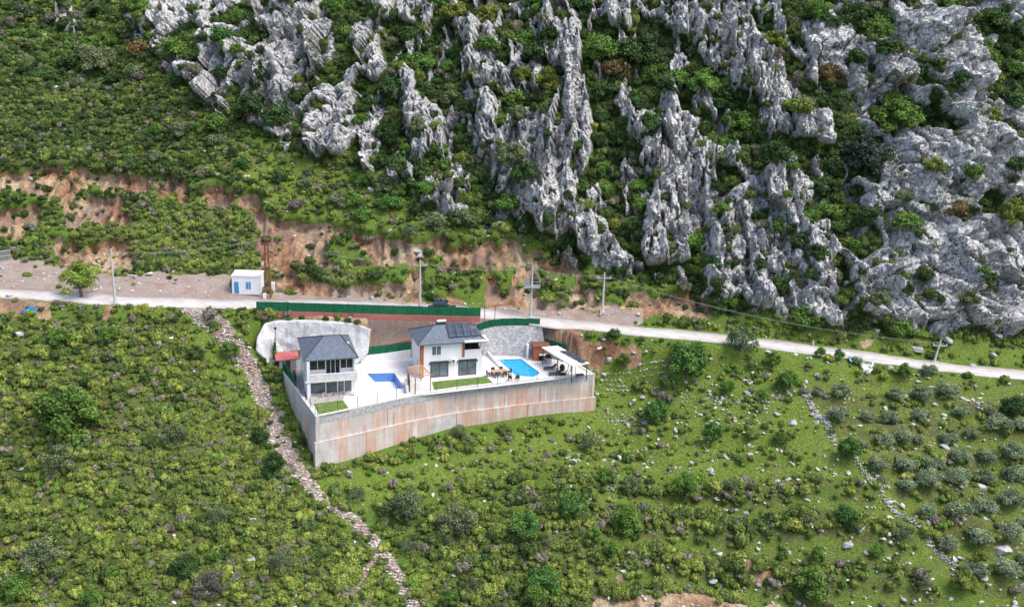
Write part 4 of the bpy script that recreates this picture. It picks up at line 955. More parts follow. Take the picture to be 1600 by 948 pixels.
def pool(label, P, depth, water, wmat='water'):
    r = root('swimming_pool', label, 'swimming pool', (0, 0, 0)); n = len(P)
    a = sum(P[i][0]*P[(i+1) % n][1]-P[(i+1) % n][0]*P[i][1] for i in range(n)); Q = P if a > 0 else P[::-1]
    MB().add([(p[0], p[1], -.004) for p in Q]+[(p[0], p[1], -depth) for p in Q], [(i, n+i, n+(i+1) % n, (i+1) % n) for i in range(n)]).build('basin_wall', 'pooltile', r)
    MB().add([(p[0], p[1], -depth) for p in Q], [tuple(range(n))]).build('basin_floor', 'poolfloor', r)
    rim = MB(); I = inset(Q, -.035)
    for i in range(n): j = (i+1) % n; rim.add([(Q[i][0], Q[i][1], .03), (Q[j][0], Q[j][1], .03), (I[j][0], I[j][1], .03), (I[i][0], I[i][1], .03), (I[i][0], I[i][1], .002), (I[j][0], I[j][1], .002)], [(0, 1, 2, 3), (3, 2, 5, 4)])
    rim.build('rim', 'white', r)
    if water: MB().add([(p[0], p[1], -.09) for p in Q], [tuple(range(n))]).build('water', wmat, r)
    return r
pool('filled swimming pool with bright turquoise blue water beside the right villa', P1, 1.3, True)
pool('empty swimming pool with light blue walls and dusty white floor between the villas', P2, 1.25, False)
# ladder of the filled pool
ld = root('pool_ladder', 'small white pool ladder at the left corner of the filled pool', 'ladder', (P1[0][0]+.25, P1[0][1]-.5, 0))
for s in (0, .45): MB().tube([(s*.3, -s, 0), (s*.3, -s, .7), (s*.3+.35, -s+.05, .75), (s*.3+.4, -s+.05, -.3)], .035).build('rail', 'white', ld)
def lawn(label, pts, z=.03):
    r = tag(MB().prism([p[:2] for p in pts], .002, z).build('lawn', 'lawn'), label, 'lawn'); return r
lawn('long strip of mown lawn in front of the right villa', [Zp(*p) for p in [(675,596.5),(760,588),(771,599),(678,608.5)]])
lawn('corner patch of mown lawn in front of the left villa', [Zp(*p) for p in [(490,631),(536,625),(547,641),(500,651)]])
# grey unpaved yard round the left villa
tag(MB().add([(*Zp(434,572)[:2], .012), (*Zp(480,575)[:2], .012), (*Zp(484,622)[:2], .012), (*Zp(540,613)[:2], .012), (*Zp(536,624)[:2], .012), (*Zp(488,633)[:2], .012), (*Zp(494,648)[:2], .012), (*Zp(462,606)[:2], .012)],
    [(0, 7, 2, 1), (7, 6, 5, 2), (2, 5, 4, 3)]).build('yard_ground', 'grey_yard'), kind='structure')
# ------------------------------------------------------------------ villas
def hip(w_, d_, z, ridge, rz_, over=0):
    (x0, y0), (x1, y1) = ridge; V = [(0, 0, z), (w_, 0, z), (w_, d_, z), (0, d_, z), (x0, y0, rz_), (x1, y1, rz_), (0, 0, z-.14), (w_, 0, z-.14), (w_, d_, z-.14), (0, d_, z-.14)]
    return MB().add(V, [(0, 1, 5, 4), (1, 2, 5), (2, 3, 4, 5), (3, 0, 4), (6, 7, 1, 0), (7, 8, 2, 1), (8, 9, 3, 2), (9, 6, 0, 3), (9, 8, 7, 6)])
def window(parent, name, x0, x1, y, z0, z1, m='glass', fm='frame_dark', n=2, face='y', fw=.07):
    """a framed window standing 3 cm proud of the wall face at y (face 'y' looks to -y, 'x' looks to -x)"""
    def bx(a, b, d0, d1, e, f): return (a, b, y-d1, y-d0, e, f) if face == 'y' else (y-d1, y-d0, a, b, e, f)
    f = MB(); f.box(*bx(x0-fw, x1+fw, .005, .06, z0-fw, z0)); f.box(*bx(x0-fw, x1+fw, .005, .06, z1, z1+fw)); f.box(*bx(x0-fw, x0, .005, .06, z0, z1)); f.box(*bx(x1, x1+fw, .005, .06, z0, z1))
    for k in range(1, n): xc = x0+(x1-x0)*k/n; f.box(*bx(xc-.035, xc+.035, .005, .06, z0, z1))
    g = MB().box(*bx(x0, x1, .004, .03, z0, z1)).build(name, m, parent); f.build('frame', fm, g); return g
vl = root('villa', 'left villa with white walls, slate hip roof and a full width dark glazed balcony', 'house', (-26.6, 123.9, 0), ANG)
W_, D_, E_ = 7.05, 9.1, 5.4
hip(W_, D_, E_, ((3.1, 4.4), (5.3, 4.2)), 7.15).build('roof', 'roof', vl)
rd = MB(); 
for a, b in (((0, 0, E_), (3.1, 4.4, 7.15)), ((W_, 0, E_), (5.3, 4.2, 7.15)), ((3.1, 4.4, 7.15), (5.3, 4.2, 7.15)), ((0, D_, E_), (3.1, 4.4, 7.15)), ((W_, D_, E_), (5.3, 4.2, 7.15))): rd.rod(np.array(a)+(0, 0, .02), np.array(b)+(0, 0, .02), .07)
rd.build('roof_ridge', 'frame_dark', vl)
MB().box(.35, W_-.3, 1.55, D_-.35, 0, 2.55).box(.353, W_-.303, 1.3, D_-.353, 2.55, E_-.15).box(.35, .75, -.05, 1.55, 0, E_-.15).box(W_-.62, W_-.32, -.02, .3, 0, 2.5).box(W_-.55, W_-.303, .9, 1.3, 2.552, E_-.15).build('wall', 'stucco', vl)
MB().box(.1, W_-.1, -.12, 1.6, 2.3, 2.5).build('balcony_floor', 'stucco_grey', vl)
bp = MB().box(.76, W_-.15, -.1, 0.02, 2.5, 3.35).box(W_-.27, W_-.15, .02, 1.29, 2.5, 3.35).build('balcony_parapet', 'stucco_grey', vl)
MB().box(.76, W_-.13, -.13, .05, 3.352, 3.42).build('rail', 'white', bp)
for a, b, z0 in ((.88, 2.86, 3.6), (3.0, 4.75, 2.95), (4.89, 6.42, 3.6)): window(vl, 'window', a, b, 1.3, z0, 5.05, 'glass', 'white', 2 if a != 3.0 else 3, fw=.06)
for a, b in ((.95, 2.85), (2.98, 4.4), (4.52, 5.3), (5.4, 6.3)): window(vl, 'sliding_door', a, b, 1.55, .12, 2.15, 'glass_reflecting', 'white', 1, fw=.06)
MB().box(6.0, 6.3, 3.1, 3.35, 5.9, 6.45).build('chimney', 'white', vl)
ac = MB().box(-.05, .3, 2.2, 3.0, 3.2, 3.8).build('air_conditioner', 'white', vl)
vr = root('villa', 'right villa with white walls, slate hip roof carrying solar panels and timber corner strips', 'house', (-12.7, 132.45, 0), ANG)
W_, D_, E_ = 9.9, 6.9, 5.05
hip(W_, D_, E_, ((2.9, 3.2), (7.0, 3.2)), 6.75).build('roof', 'roof', vr)
rd = MB()
for a, b in (((0, 0, E_), (2.9, 3.2, 6.75)), ((W_, 0, E_), (7.0, 3.2, 6.75)), ((2.9, 3.2, 6.75), (7.0, 3.2, 6.75)), ((0, D_, E_), (2.9, 3.2, 6.75)), ((W_, D_, E_), (7.0, 3.2, 6.75))): rd.rod(np.array(a)+(0, 0, .02), np.array(b)+(0, 0, .02), .07)
rd.build('roof_ridge', 'frame_dark', vr)
w0, w1 = .5, W_-.55
MB().box(w0, w1, .45, D_-.4, 0, 3.05).box(w0+.002, w1-2.6, .45, D_-.403, 3.05, E_-.1).box(w1-2.598, w1-.003, 2.0, D_-.403, 3.05, E_-.1).box(w1-.32, w1-.003, .452, .75, 3.05, E_-.1).build('wall', 'stucco', vr)
MB().box(w1-2.58, w1-.34, .46, .58, 3.052, 3.75).box(w1-.13, w1-.01, .76, 1.98, 3.052, 3.75).build('balcony_parapet', 'stucco', vr)
window(vr, 'balcony_window', w1-2.4, w1-.3, 2.0, 3.15, 4.75, 'glass', 'frame_dark', 2)
MB().box(w1-2.75, W_+.15, -.25, .44, E_+.0, E_+.16).box(w1-.2, W_+.15, .44, 2.2, E_+.0, E_+.16).build('balcony_canopy', 'white', vr)
window(vr, 'window', 2.1, 3.35, .45, 3.3, 4.55, 'glass_reflecting', 'white', 2, fw=.1)
for a, b in ((2.0, 4.35), (6.0, 8.35)):
    g = window(vr, 'sliding_door', a, b, .45, .12, 2.15, 'glass_reflecting', 'frame_dark', 2, fw=.1); MB().box(a-.15, b+.15, .18, .449, 2.3, 2.38).build('awning', 'frame_dark', g)
MB().box(w0-.03, w0+.42, .38, .449, .1, E_-.16).build('timber_strip', 'wood', vr)
MB().box(w0-.08, w0-.002, .38, .75, .1, E_-.16).build('timber_strip', 'wood', vr)
MB().box(w1-2.95, w1-2.62, .38, .449, 2.75, E_-.16).build('timber_strip', 'wood', vr)
MB().box(w1-.05, w1+.03, .38, .449, 2.9, 3.7).build('timber_strip', 'wood', vr)
acu = MB().box(4.85, 5.55, .14, .449, 2.05, 2.6).build('air_conditioner', 'white', vr); MB().rod((5.1, .12, 2.32), (5.1, .16, 2.32), .2, seg=12).build('fan', 'frame_dark', acu)
for x in (1.75, 4.6, 5.75, 8.6): MB().box(x-.06, x+.06, .33, .449, 1.95, 2.2).build('wall_lamp', 'black', vr)
window(vr, 'side_window', 2.0, 2.7, w0, 1.2, 2.2, 'glass_reflecting', 'white', 1, face='x')
# solar panels on the right half of the roof, lying on a rack
sp = root('solar_array', 'dark solar panels covering the right half of the right villa roof', 'solar panel', (-12.7, 132.45, 0), ANG)
def panel(mbv, name='panel'):
    return MB().add(mbv+[(p[0], p[1], p[2]-.05) for p in mbv], [(0, 1, 2, 3), (7, 6, 5, 4), (0, 4, 5, 1), (1, 5, 6, 2), (2, 6, 7, 3), (3, 7, 4, 0)]).build(name, 'solar', sp)
def slope_z(y): return E_+(y/3.2)*1.7
for k in range(4):
    x0 = 4.6+k*1.08; t0, t1 = .75, 2.95; top = min(x0+1.0, 7.0+.0); 
    if k == 3: t1 = 1.9
    panel([(x0, t0, slope_z(t0)+.22), (x0+1.0, t0, slope_z(t0)+.22), (x0+1.0-.0, t1, slope_z(t1)+.22), (x0, t1, slope_z(t1)+.22)])
for k in range(3):
    x0 = 5.4+k*1.08; panel([(x0, 3.4, 7.15), (x0+1.0, 3.4, 7.15), (x0+1.0, 5.2, 6.55), (x0, 5.2, 6.55)])
rk_ = MB()
for x in (4.8, 7.6): rk_.rod((x, .9, slope_z(.9)+.02), (x, 2.9, slope_z(2.9)+.16), .035)
rk_.rod((5.4, 3.4, 6.7), (5.4, 3.4, 7.12), .03).rod((8.5, 3.4, 6.0), (8.5, 3.4, 7.12), .03).build('rack', 'metal', sp)
wh = root('solar_water_heater', 'white solar water heater tank with black collector on the villa roof ridge', 'water heater', (-12.7, 132.45, 0), ANG)
MB().rod((3.4, 3.5, 7.15), (4.7, 3.5, 7.15), .26, seg=12).build('tank', 'metal', wh)
MB().add([(3.3, 4.0, 6.35), (4.8, 4.0, 6.35), (4.8, 3.55, 7.0), (3.3, 3.55, 7.0), (3.3, 4.0, 6.3), (4.8, 4.0, 6.3), (4.8, 3.55, 6.95), (3.3, 3.55, 6.95)], [(0, 1, 2, 3), (7, 6, 5, 4), (0, 4, 5, 1), (1, 5, 6, 2), (2, 6, 7, 3), (3, 7, 4, 0)]).rod((3.4, 3.5, 6.75), (3.4, 3.5, 6.95), .03).rod((4.7, 3.5, 6.75), (4.7, 3.5, 6.95), .03).build('collector', 'solar', wh)
# ------------------------------------------------------------------ green screen fences and the red kerb wall
def green_fence(label, pts, h, seg, lift=0.0):
    r = root('green_fence', label, 'fence', (0, 0, 0), 0, 'green screen fences'); L = [0]
    for a, b in zip(pts[:-1], pts[1:]): L.append(L[-1]+math.dist(a[:2], b[:2]))
    n = max(1, round(L[-1]/seg)); P = np.array(pts, float)
    q = [tuple(np.interp(L[-1]*k/n, L, P[:, i]) for i in range(3)) for k in range(n+1)]
    for p in q: MB().rod((p[0], p[1], p[2]-.1), (p[0], p[1], p[2]+h+.06), .045).build('post', 'green_post', r)
    for a, b in zip(q[:-1], q[1:]):
        u, v = offs(a, b, .02); j = random.uniform(-.03, .03)
        pts2 = [(a[0]-u, a[1]-v), (b[0]-u, b[1]-v), (b[0]+u, b[1]+v), (a[0]+u, a[1]+v)]
        MB().prism(pts2, [a[2]+.03, b[2]+.03, b[2]+.03, a[2]+.03], [a[2]+h+j, b[2]+h+j, b[2]+h+j, a[2]+h+j]).build('screen', 'mesh_green', r)
    return r
K = [Zp(401, 492, 6.9), Zp(490, 493.5, 6.5), Zp(575, 496.5, 6.1), Zp(660, 498.5, 5.6), Zp(750, 500.5, 5.2)]
kw = wallrun('kerb_wall', [k[:2] for k in K], [k[2]-.3 for k in K], [k[2]+.55 for k in K], .35, 'redkerb')
tag(kw, 'long low red kerb wall under the green fence above the villas', 'wall')
green_fence('long dark green screen fence on the red kerb wall above both villas', [(k[0]+.0, k[1]+.17, k[2]+.55) for k in K[:5]], 1.35, 2.1)
f2 = [Yp(745, 519, 143.7), Yp(757, 514, 143.7), Yp(772, 510.5, 143.8), Yp(800, 509, 143.9), Yp(843, 510, 144.0)]
print('f2', [tuple(round(c, 1) for c in p) for p in f2])
green_fence('curved green screen fence on top of the grey stone wall', [(p[0], p[1]+.2, p[2]) for p in f2], 1.15, 1.9)
sw = root('stone_retaining_wall', 'curved grey stone faced retaining wall behind the filled pool', 'retaining wall', (0, 0, 0))
bs = [(-6.3, 142.6), (f2[0][0], 142.9), (f2[1][0], 143.0), (f2[2][0], 143.1), (f2[3][0], 143.2), (R2[0]+.2, 143.3)]
tp = [(f2[0][0]-1.2, f2[0][1]-.2, 2.2), f2[0], f2[1], f2[2], f2[3], (f2[4][0]+.3, f2[4][1], f2[4][2])]
V = [(p[0], p[1], -.5) for p in bs]+[(p[0], p[1], p[2]) for p in tp]+[(p[0]+.1, p[1]+.45, p[2]) for p in tp]+[(p[0]+.1, p[1]+.9, -.5) for p in bs]
n = len(bs); Fq = []
for r_ in range(3):
    for i in range(n-1): Fq.append((r_*n+i, r_*n+i+1, (r_+1)*n+i+1, (r_+1)*n+i))
Fq += [(0, n, 2*n, 3*n), (n-1, 4*n-1, 3*n-1, 2*n-1)]
MB().add(V, Fq).build('stone_face', 'stonewall', sw)
f3 = [Yp(851, 541, 143.9), Yp(868, 546, 142.9), Yp(885, 552, 141.9)]
fw_ = wallrun('low_wall', [p[:2] for p in f3], -.3, [p[2]+.02 for p in f3], -.2, 'stonewall'); tag(fw_, 'low stone wall under the short green fence behind the brown shed', 'wall')
green_fence('short green screen fence behind the brown shed and white canopy', f3, 1.3, 1.6)
f4 = [(R6[0]+.1, R6[1]-.35, 1.0), ((R6[0]+R5[0])/2, (R6[1]+R5[1])/2-.35, 1.15), (R5[0], R5[1]-.35, 1.45)]
bw = wallrun('white_wall', [(p[0], p[1]) for p in f4], -.3, [p[2] for p in f4], .3, 'stucco'); tag(bw, 'low white back wall between the two villas under a green fence', 'wall')
green_fence('green screen fence in two steps on the white wall between the villas', [(p[0], p[1]+.15, p[2]) for p in f4], 1.25, 1.8)
f5 = [(LB2[0]+.25, LB2[1]-.3, .45), (-31.9, 133.9, .42), (-30.3, 130.9, .38), (-28.6, 127.6, .32)]
green_fence('sagging green screen fence along the side wall left of the left villa', f5, 1.35, 2.2)
k2 = [Yp(552, 548, 139.9), Yp(580, 544.5, 140.6), Yp(610, 538, 141.4), Yp(640, 530.5, 142.2)]
kk2 = wallrun('ramp_wall', [p[:2] for p in k2], [p[2]-1.9 for p in k2], [p[2]-.22 for p in k2], .35, 'rubble'); wallrun('coping', [(p[0], p[1]-.04) for p in k2], [p[2]-.217 for p in k2], [p[2]+.08 for p in k2], .42, 'redkerb', kk2); tag(kk2, 'red edged ramp kerb climbing behind the villas towards the road', 'kerb')
# ------------------------------------------------------------------ sprayed concrete cut behind the left villa
bot = [Zp(434, 588, -.5), Zp(434, 577, -.3), (-31.2, 136.4, -.3), (-28.5, 136.8, -.3), (-25.5, 137.2, -.3), (-22.5, 137.7, -.3), Zp(573, 550, 1.5)]
top = [Zp(394, 545, 2.9), Zp(397, 522, 4.9), Zp(409, 497, 6.6), Zp(450, 493, 6.8), Zp(500, 494.5, 6.6), Zp(545, 498, 6.3), Zp(577, 509, 5.3)]
nu, nv = 72, 26; V = []
bt = np.array(bot); tt = np.array(top); uu = np.linspace(0, len(bot)-1, nu)
for j in range(nv):
    s = j/(nv-1)
    for i in range(nu):
        b_ = np.array([np.interp(uu[i], range(len(bot)), bt[:, k]) for k in range(3)]); t_ = np.array([np.interp(uu[i], range(len(bot)), tt[:, k]) for k in range(3)])
        p = b_+(t_-b_)*s; d = .5*math.sin(s*math.pi)*(-1)+.5*float(fbm(uu[i]*1.1, s*3.0, 3, 505))*(.3+math.sin(s*math.pi))
        e = .35*float(pn(uu[i]*2.2, 9.1, 507))*(s > .9)
        k_ = max(0, s-.93)/.07; l_ = max(0, 1-uu[i]/.15); V.append((p[0]+.25-l_*.5, p[1]-.35-d*.6+k_*1.0+l_*.8, p[2]+e*.4-k_*.75-l_*.6))
Fq = [(j*nu+i, j*nu+i+1, (j+1)*nu+i+1, (j+1)*nu+i) for j in range(nv-1) for i in range(nu-1)]
o = link('shotcrete_slope', mesh_np('shotcrete_slope', V, Fq, [M['shotcrete']])); tag(o, 'whitish sprayed concrete face of the cut slope behind the left villa', 'retaining wall')
so = o.modifiers.new('thick', 'SOLIDIFY'); so.thickness = .35; so.offset = -1
# ------------------------------------------------------------------ wire fence on the coping
wf = root('wire_fence', 'thin see-through wire fence with slim posts on top of the front retaining wall', 'fence', (0, 0, 0))
Q = subdiv([(A2[0]+.2, A2[1]+.25), (B2[0], B2[1]+.2)], 5)[:-1]+subdiv([(B2[0], B2[1]+.2), (D2[0]-.2, D2[1]+.1)], 9)
for p in Q: MB().rod((*p, .1), (*p, 1.65), .035).build('post', 'frame_dark', wf)
wr = MB()
for z in (.45, .85, 1.25, 1.6): wr.tube([(*p, z) for p in Q], .007, 4)
wr.build('wire', 'frame_dark', wf)
wf2 = root('wire_fence', 'wire fence with grey posts along the lower part of the side retaining wall', 'fence', (0, 0, 0))
Q = subdiv([(-28.4, 127.3), (A2[0]-.1, A2[1]+.4)], 4)
for p in Q: MB().rod((*p, .1), (*p, 1.65), .035).build('post', 'frame_dark', wf2)
wr = MB()
for z in (.45, .85, 1.25, 1.6): wr.tube([(*p, z) for p in Q], .007, 4)
wr.build('wire', 'frame_dark', wf2)
# ------------------------------------------------------------------ terrace furniture and small buildings
pg = root('pergola', 'small open timber pergola with brown gate between lawn and empty pool', 'pergola', (0, 0, 0))
pp = [(-13.9, 130.7), (-12.5, 127.3), (-10.6, 128.6), (-12.2, 132.0)]
for p in pp: MB().box(p[0]-.07, p[0]+.07, p[1]-.07, p[1]+.07, 0, 2.3).build('post', 'timber', pg)
for a, b in ((0, 1), (1, 2), (2, 3), (3, 0)): MB().rod((*pp[a], 2.36), (*pp[b], 2.36), .075, seg=4).build('beam', 'timber', pg)
for k in range(1, 8):
    t = k/8; a = np.array(pp[0])*(1-t)+np.array(pp[1])*t; b = np.array(pp[3])*(1-t)+np.array(pp[2])*t; MB().rod((*a, 2.5), (*b, 2.5), .05, seg=4).build('slat', 'timber', pg)
gt = MB()
for k in range(9):
    t = k/9; a = np.array([-13.75, 130.2])*(1-t)+np.array([-13.3, 127.6])*t; gt.box(a[0]-.03, a[0]+.09, a[1]-.1, a[1]+.1, .1, 1.75)
gt.build('gate', 'brown', pg)
MB().prism([(-14.3, 130.4), (-13.9, 130.6), (-13.4, 127.4), (-13.7, 127.2)], 0, .9).build('gate_pier', 'stucco_grey', pg)
tb = root('dining_table', 'wooden topped dining table on the terrace between villa and filled pool', 'table', (-1.5, 135.2, 0), .32)
MB().box(-1.1, 1.1, -.45, .45, .71, .76).build('tabletop', 'timber', tb)
for x in (-.95, .95):
    for y in (-.35, .35): MB().box(x-.04, x+.04, y-.04, y+.04, 0, .71).build('leg', 'black', tb)
def chair(x, y, rz, label, m='rattan'):
    r = root('garden_chair', label, 'chair', (x, y, 0), rz, 'dark garden chairs on the terrace')
    box(-.26, .26, -.26, .26, .40, .47).build('seat', m, r); box(-.26, .26, .22, .29, .47, .92).build('backrest', m, r)
    for sx in (-.22, .22):
        for sy in (-.22, .22): box(sx-.025, sx+.025, sy-.025, sy+.025, 0, .40).build('leg', 'black', r)
        box(sx-.03, sx+.03, -.24, .22, .62, .66).build('armrest', m, r)
ct, st_ = math.cos(.32), math.sin(.32)
for lx, ly, rz, lb in ((-.6, .75, 0, 'dark chair on the far side of the dining table, left one'), (.6, .75, 0, 'dark chair on the far side of the dining table, right one'),
                       (-.6, -.75, math.pi, 'dark chair on the near side of the dining table, left one'), (.6, -.75, math.pi, 'dark chair on the near side of the dining table, right one'),
                       (-1.55, 0, math.pi/2, 'dark chair at the left head of the dining table'), (1.55, 0, -math.pi/2, 'dark chair at the right head of the dining table')):
    chair(-1.5+lx*ct-ly*st_, 135.2+lx*st_+ly*ct, rz+.32, lb)
chair(.1, 133.3, 2.9, 'lone dark armchair near the terrace edge, left of two'); chair(1.1, 133.4, 3.4, 'lone dark armchair near the terrace edge, right of two')
cn = root('canopy', 'long white flat canopy on slim posts at the right end of the terrace', 'canopy', (0, 0, 0))
cp = [Zp(846, 542.5, 2.6), Zp(871.5, 540.5, 2.6), Zp(920.5, 567, 2.6), Zp(895, 572.3, 2.6)]
MB().prism([p[:2] for p in cp], 2.52, 2.66).build('canopy_roof', 'white', cn)
for p in inset(cp, .08)+[((cp[0][0]+cp[3][0])/2+.2, (cp[0][1]+cp[3][1])/2), ((cp[1][0]+cp[2][0])/2-.2, (cp[1][1]+cp[2][1])/2)]: box(p[0]-.06, p[0]+.06, p[1]-.06, p[1]+.06, 0, 2.52).build('post', 'frame_dark', cn)
s4 = [Zp(874, 547.5, 2.8), Zp(886, 547.5, 2.95), Zp(917.5, 564.5, 2.95), Zp(909, 566.5, 2.8)]
sp2 = root('solar_array', 'strip of blue black solar panels on the right edge of the white canopy', 'solar panel', (0, 0, 0))
for k in range(4):
    a, b = k/4+.01, (k+1)/4-.01; q = []
    for t, (u, v) in ((a, (0, 3)), (a, (1, 2)), (b, (1, 2)), (b, (0, 3))): q.append(tuple(s4[u][i]*(1-t)+s4[v][i]*t for i in range(3)))
    MB().add(q+[(p[0], p[1], p[2]-.05) for p in q], [(0, 1, 2, 3), (7, 6, 5, 4), (0, 4, 5, 1), (1, 5, 6, 2), (2, 6, 7, 3), (3, 7, 4, 0)]).build('panel', 'solar', sp2)
sh = root('garden_shed', 'reddish brown timber shed bar against the stone wall beside the white canopy', 'shed', (3.35, 142.5, 0), .12)
MB().box(0, .12, -.9, 1.2, 0, 2.2).box(0, 2.2, 1.08, 1.2, 0, 2.2).box(.12, 2.2, -.9, -.8, 1.25, 2.2).box(.12, .8, -.9, -.8, 0, 1.25).build('wall', 'wood', sh)
MB().box(-.15, 2.4, -1.05, 1.35, 2.2, 2.32).build('roof', 'brown', sh); box(.8, 2.2, -1.25, -.5, .95, 1.02).build('counter', 'white', sh); box(.85, 2.15, -.6, -.5, 0, .95).build('counter_front', 'black', sh)
box(2.6, 2.9, 0, 1.0, 0, 2.0).build('white_panel', 'white', sh).location = (-3.5, .3, 0)
def lounger(x, y, rz, label):
    r = root('sun_lounger', label, 'sun lounger', (x, y, 0), rz, 'dark sun loungers by the canopy')
    box(0, 1.35, -.32, .32, .28, .36).build('mattress', 'rattan', r)
    MB().add([(1.35, -.32, .30), (1.35, .32, .30), (1.9, .32, .75), (1.9, -.32, .75), (1.35, -.32, .37), (1.35, .32, .37), (1.87, .32, .82), (1.87, -.32, .82)], [(0, 1, 2, 3), (7, 6, 5, 4), (0, 4, 5, 1), (1, 5, 6, 2), (2, 6, 7, 3), (3, 7, 4, 0)]).build('backrest', 'rattan', r)
    for a in (.1, 1.3):
        for b in (-.27, .27): box(a-.03, a+.03, b-.03, b+.03, 0, .28).build('leg', 'black', r)
lounger(4.9, 138.0, .25, 'dark sun lounger beside the filled pool, the farther of two'); lounger(5.6, 135.9, .25, 'dark sun lounger near the canopy, the nearer of two')
eg = root('hanging_chair', 'dark curved hanging egg chair under the white canopy', 'hanging chair', (7.7, 136.6, 0), .4)
arc = [(math.cos(a)*.8-.1, 0, 1.05+math.sin(a)*1.0) for a in np.linspace(-1.4, 2.1, 14)]
MB().tube(arc, .04).build('frame_arc', 'black', eg); MB().rod((-.2, 0, .02), (-.2, 0, .07), .55, seg=16).build('base', 'black', eg)
v, f = ICO2; v = v*np.array([.42, .42, .58])+np.array([-.3, 0, 1.0]); kf = [tuple(q) for q in f if v[q].mean(0)[0] > -.5]
MB().add([tuple(q) for q in v], kf).build('basket', 'rattan', eg)
bq = root('barbecue_unit', 'grey outdoor kitchen unit under the left end of the white canopy', 'outdoor kitchen', (5.4, 140.4, 0), .3)
box(0, .7, 0, 1.6, 0, .9).build('cabinet', 'metal', bq); box(-.05, .75, -.05, 1.65, .9, .96).build('worktop', 'frame_dark', bq); box(.1, .6, .3, 1.0, .96, 1.25).build('grill_hood', 'black', bq)
ct_ = root('coffee_table', 'low black table at the right end of the terrace under the canopy', 'table', (*Zp(906, 589)[:2], 0), .3)
box(-.55, .55, -.35, .35, .36, .42).build('tabletop', 'black', ct_)
for a in (-.48, .48):
    for b in (-.28, .28): box(a-.03, a+.03, b-.03, b+.03, 0, .36).build('leg', 'black', ct_)
pr = root('railing', 'dark grey panel railing on the ramp between right villa and pool', 'railing', (0, 0, 0))
q = [Zp(763, 536, .9), Zp(773, 544, .5), Zp(784, 552.5, .05)]
wallrun('panel', [p[:2] for p in q], [p[2] for p in q], [p[2]+.95 for p in q], .05, 'frame_dark', pr)
wallrun('rail', [p[:2] for p in q], [p[2]+1.0 for p in q], [p[2]+1.06 for p in q], .08, 'black', pr)
rp = wallrun('ramp_wall', [Zp(758, 552)[:2], Zp(782, 576)[:2]], -.1, [.75, .25], .18, 'stucco'); tag(rp, 'low white sloping wall right of the right villa', 'wall')
# red roofed lean-to and outbuilding left of the left villa
ob = root('outbuilding', 'small grey outbuilding with a faded red sheet roof left of the left villa', 'shed', (*Zp(437, 583)[:2], 0), ANG)
box(0, 2.3, 0, 1.6, 0, 2.0).build('wall', 'stucco_grey', ob)
MB().add([(-.5, -.5, 2.02), (2.7, -.5, 2.02), (2.7, 1.9, 2.4), (-.5, 1.9, 2.4), (-.5, -.5, 2.10), (2.7, -.5, 2.10), (2.7, 1.9, 2.48), (-.5, 1.9, 2.48)], [(0, 1, 2, 3), (7, 6, 5, 4), (0, 4, 5, 1), (1, 5, 6, 2), (2, 6, 7, 3), (3, 7, 4, 0)]).build('roof', 'redroof', ob)
box(.9, 1.5, -.03, .0, .05, 1.8).build('door', 'brown', ob)
ob2 = root('lean_to', 'dark lean-to with grey flat roof squeezed between outbuilding and left villa', 'shed', (*Zp(456, 578)[:2], 0), ANG)
box(0, 1.5, .2, 1.8, 0, 2.1).build('wall', 'stucco_grey', ob2); box(-.1, 1.6, 0, 2.0, 2.1, 2.2).build('roof', 'frame_dark', ob2); box(.1, .6, .16, .2, .05, 1.8).build('door', 'brown', ob2)
am = root('antenna_mast', 'thin dark mast with a small top beside the white sprayed concrete face', 'mast', (*Zp(432, 565, 1.0)[:2], 0.2))
MB().rod((0, 0, 0), (0, 0, 5.6), .05).build('mast', 'frame_dark', am); MB().box(-.15, .15, -.1, .1, 5.6, 5.9).build('lamp_head', 'frame_dark', am)
for i, (px, py, s, lb) in enumerate([(505,618,.75,'heap of pale rubble in front of the left villa, leftmost of three'), (517,617,.6,'pale stone block pile before the left villa, middle of three'), (531,612,.85,'low brownish rubble heap before the left villa, rightmost of three')]):
    p = Zp(px, py); mb = MB(); rg = np.random.default_rng(900+i)
    for k in range(26):
        v, f = ICO1; c_ = rg.normal(size=2)*.45*s*(1.6 if i == 2 else 1); q = rg.uniform(.1, .26)*s; v = v*(1+.25*rg.normal(size=(len(v), 1)))*q; mb.add([(a+c_[0], b+c_[1], c+max(0, .45*s-.5*np.hypot(*c_))) for a, b, c in v], [tuple(w) for w in f])
    tag(mb.build('rubble_heap', 'rubble', loc=(p[0], p[1], .05)), lb, 'rubble heap', 'rubble heaps before the left villa')
mo = root('scooter', 'dark motor scooter parked between side fence and left villa', 'scooter', (*Zp(461, 592)[:2], 0), 1.9)
for x in (-.6, .6): MB().rod((x, -.06, .26), (x, .06, .26), .26, seg=14).build('wheel', 'rubber', mo)
MB().box(-.75, -.1, -.14, .14, .4, .75).box(-.1, .45, -.1, .1, .28, .36).box(.4, .6, -.14, .14, .3, .95).build('body', 'black', mo, bevel=.03)
MB().box(-.75, -.15, -.13, .13, .752, .83).build('seat', 'rattan', mo); MB().rod((.52, -.3, 1.05), (.52, .3, 1.05), .03).rod((.6, 0, .3), (.5, 0, 1.05), .035).build('handlebar', 'frame_dark', mo)
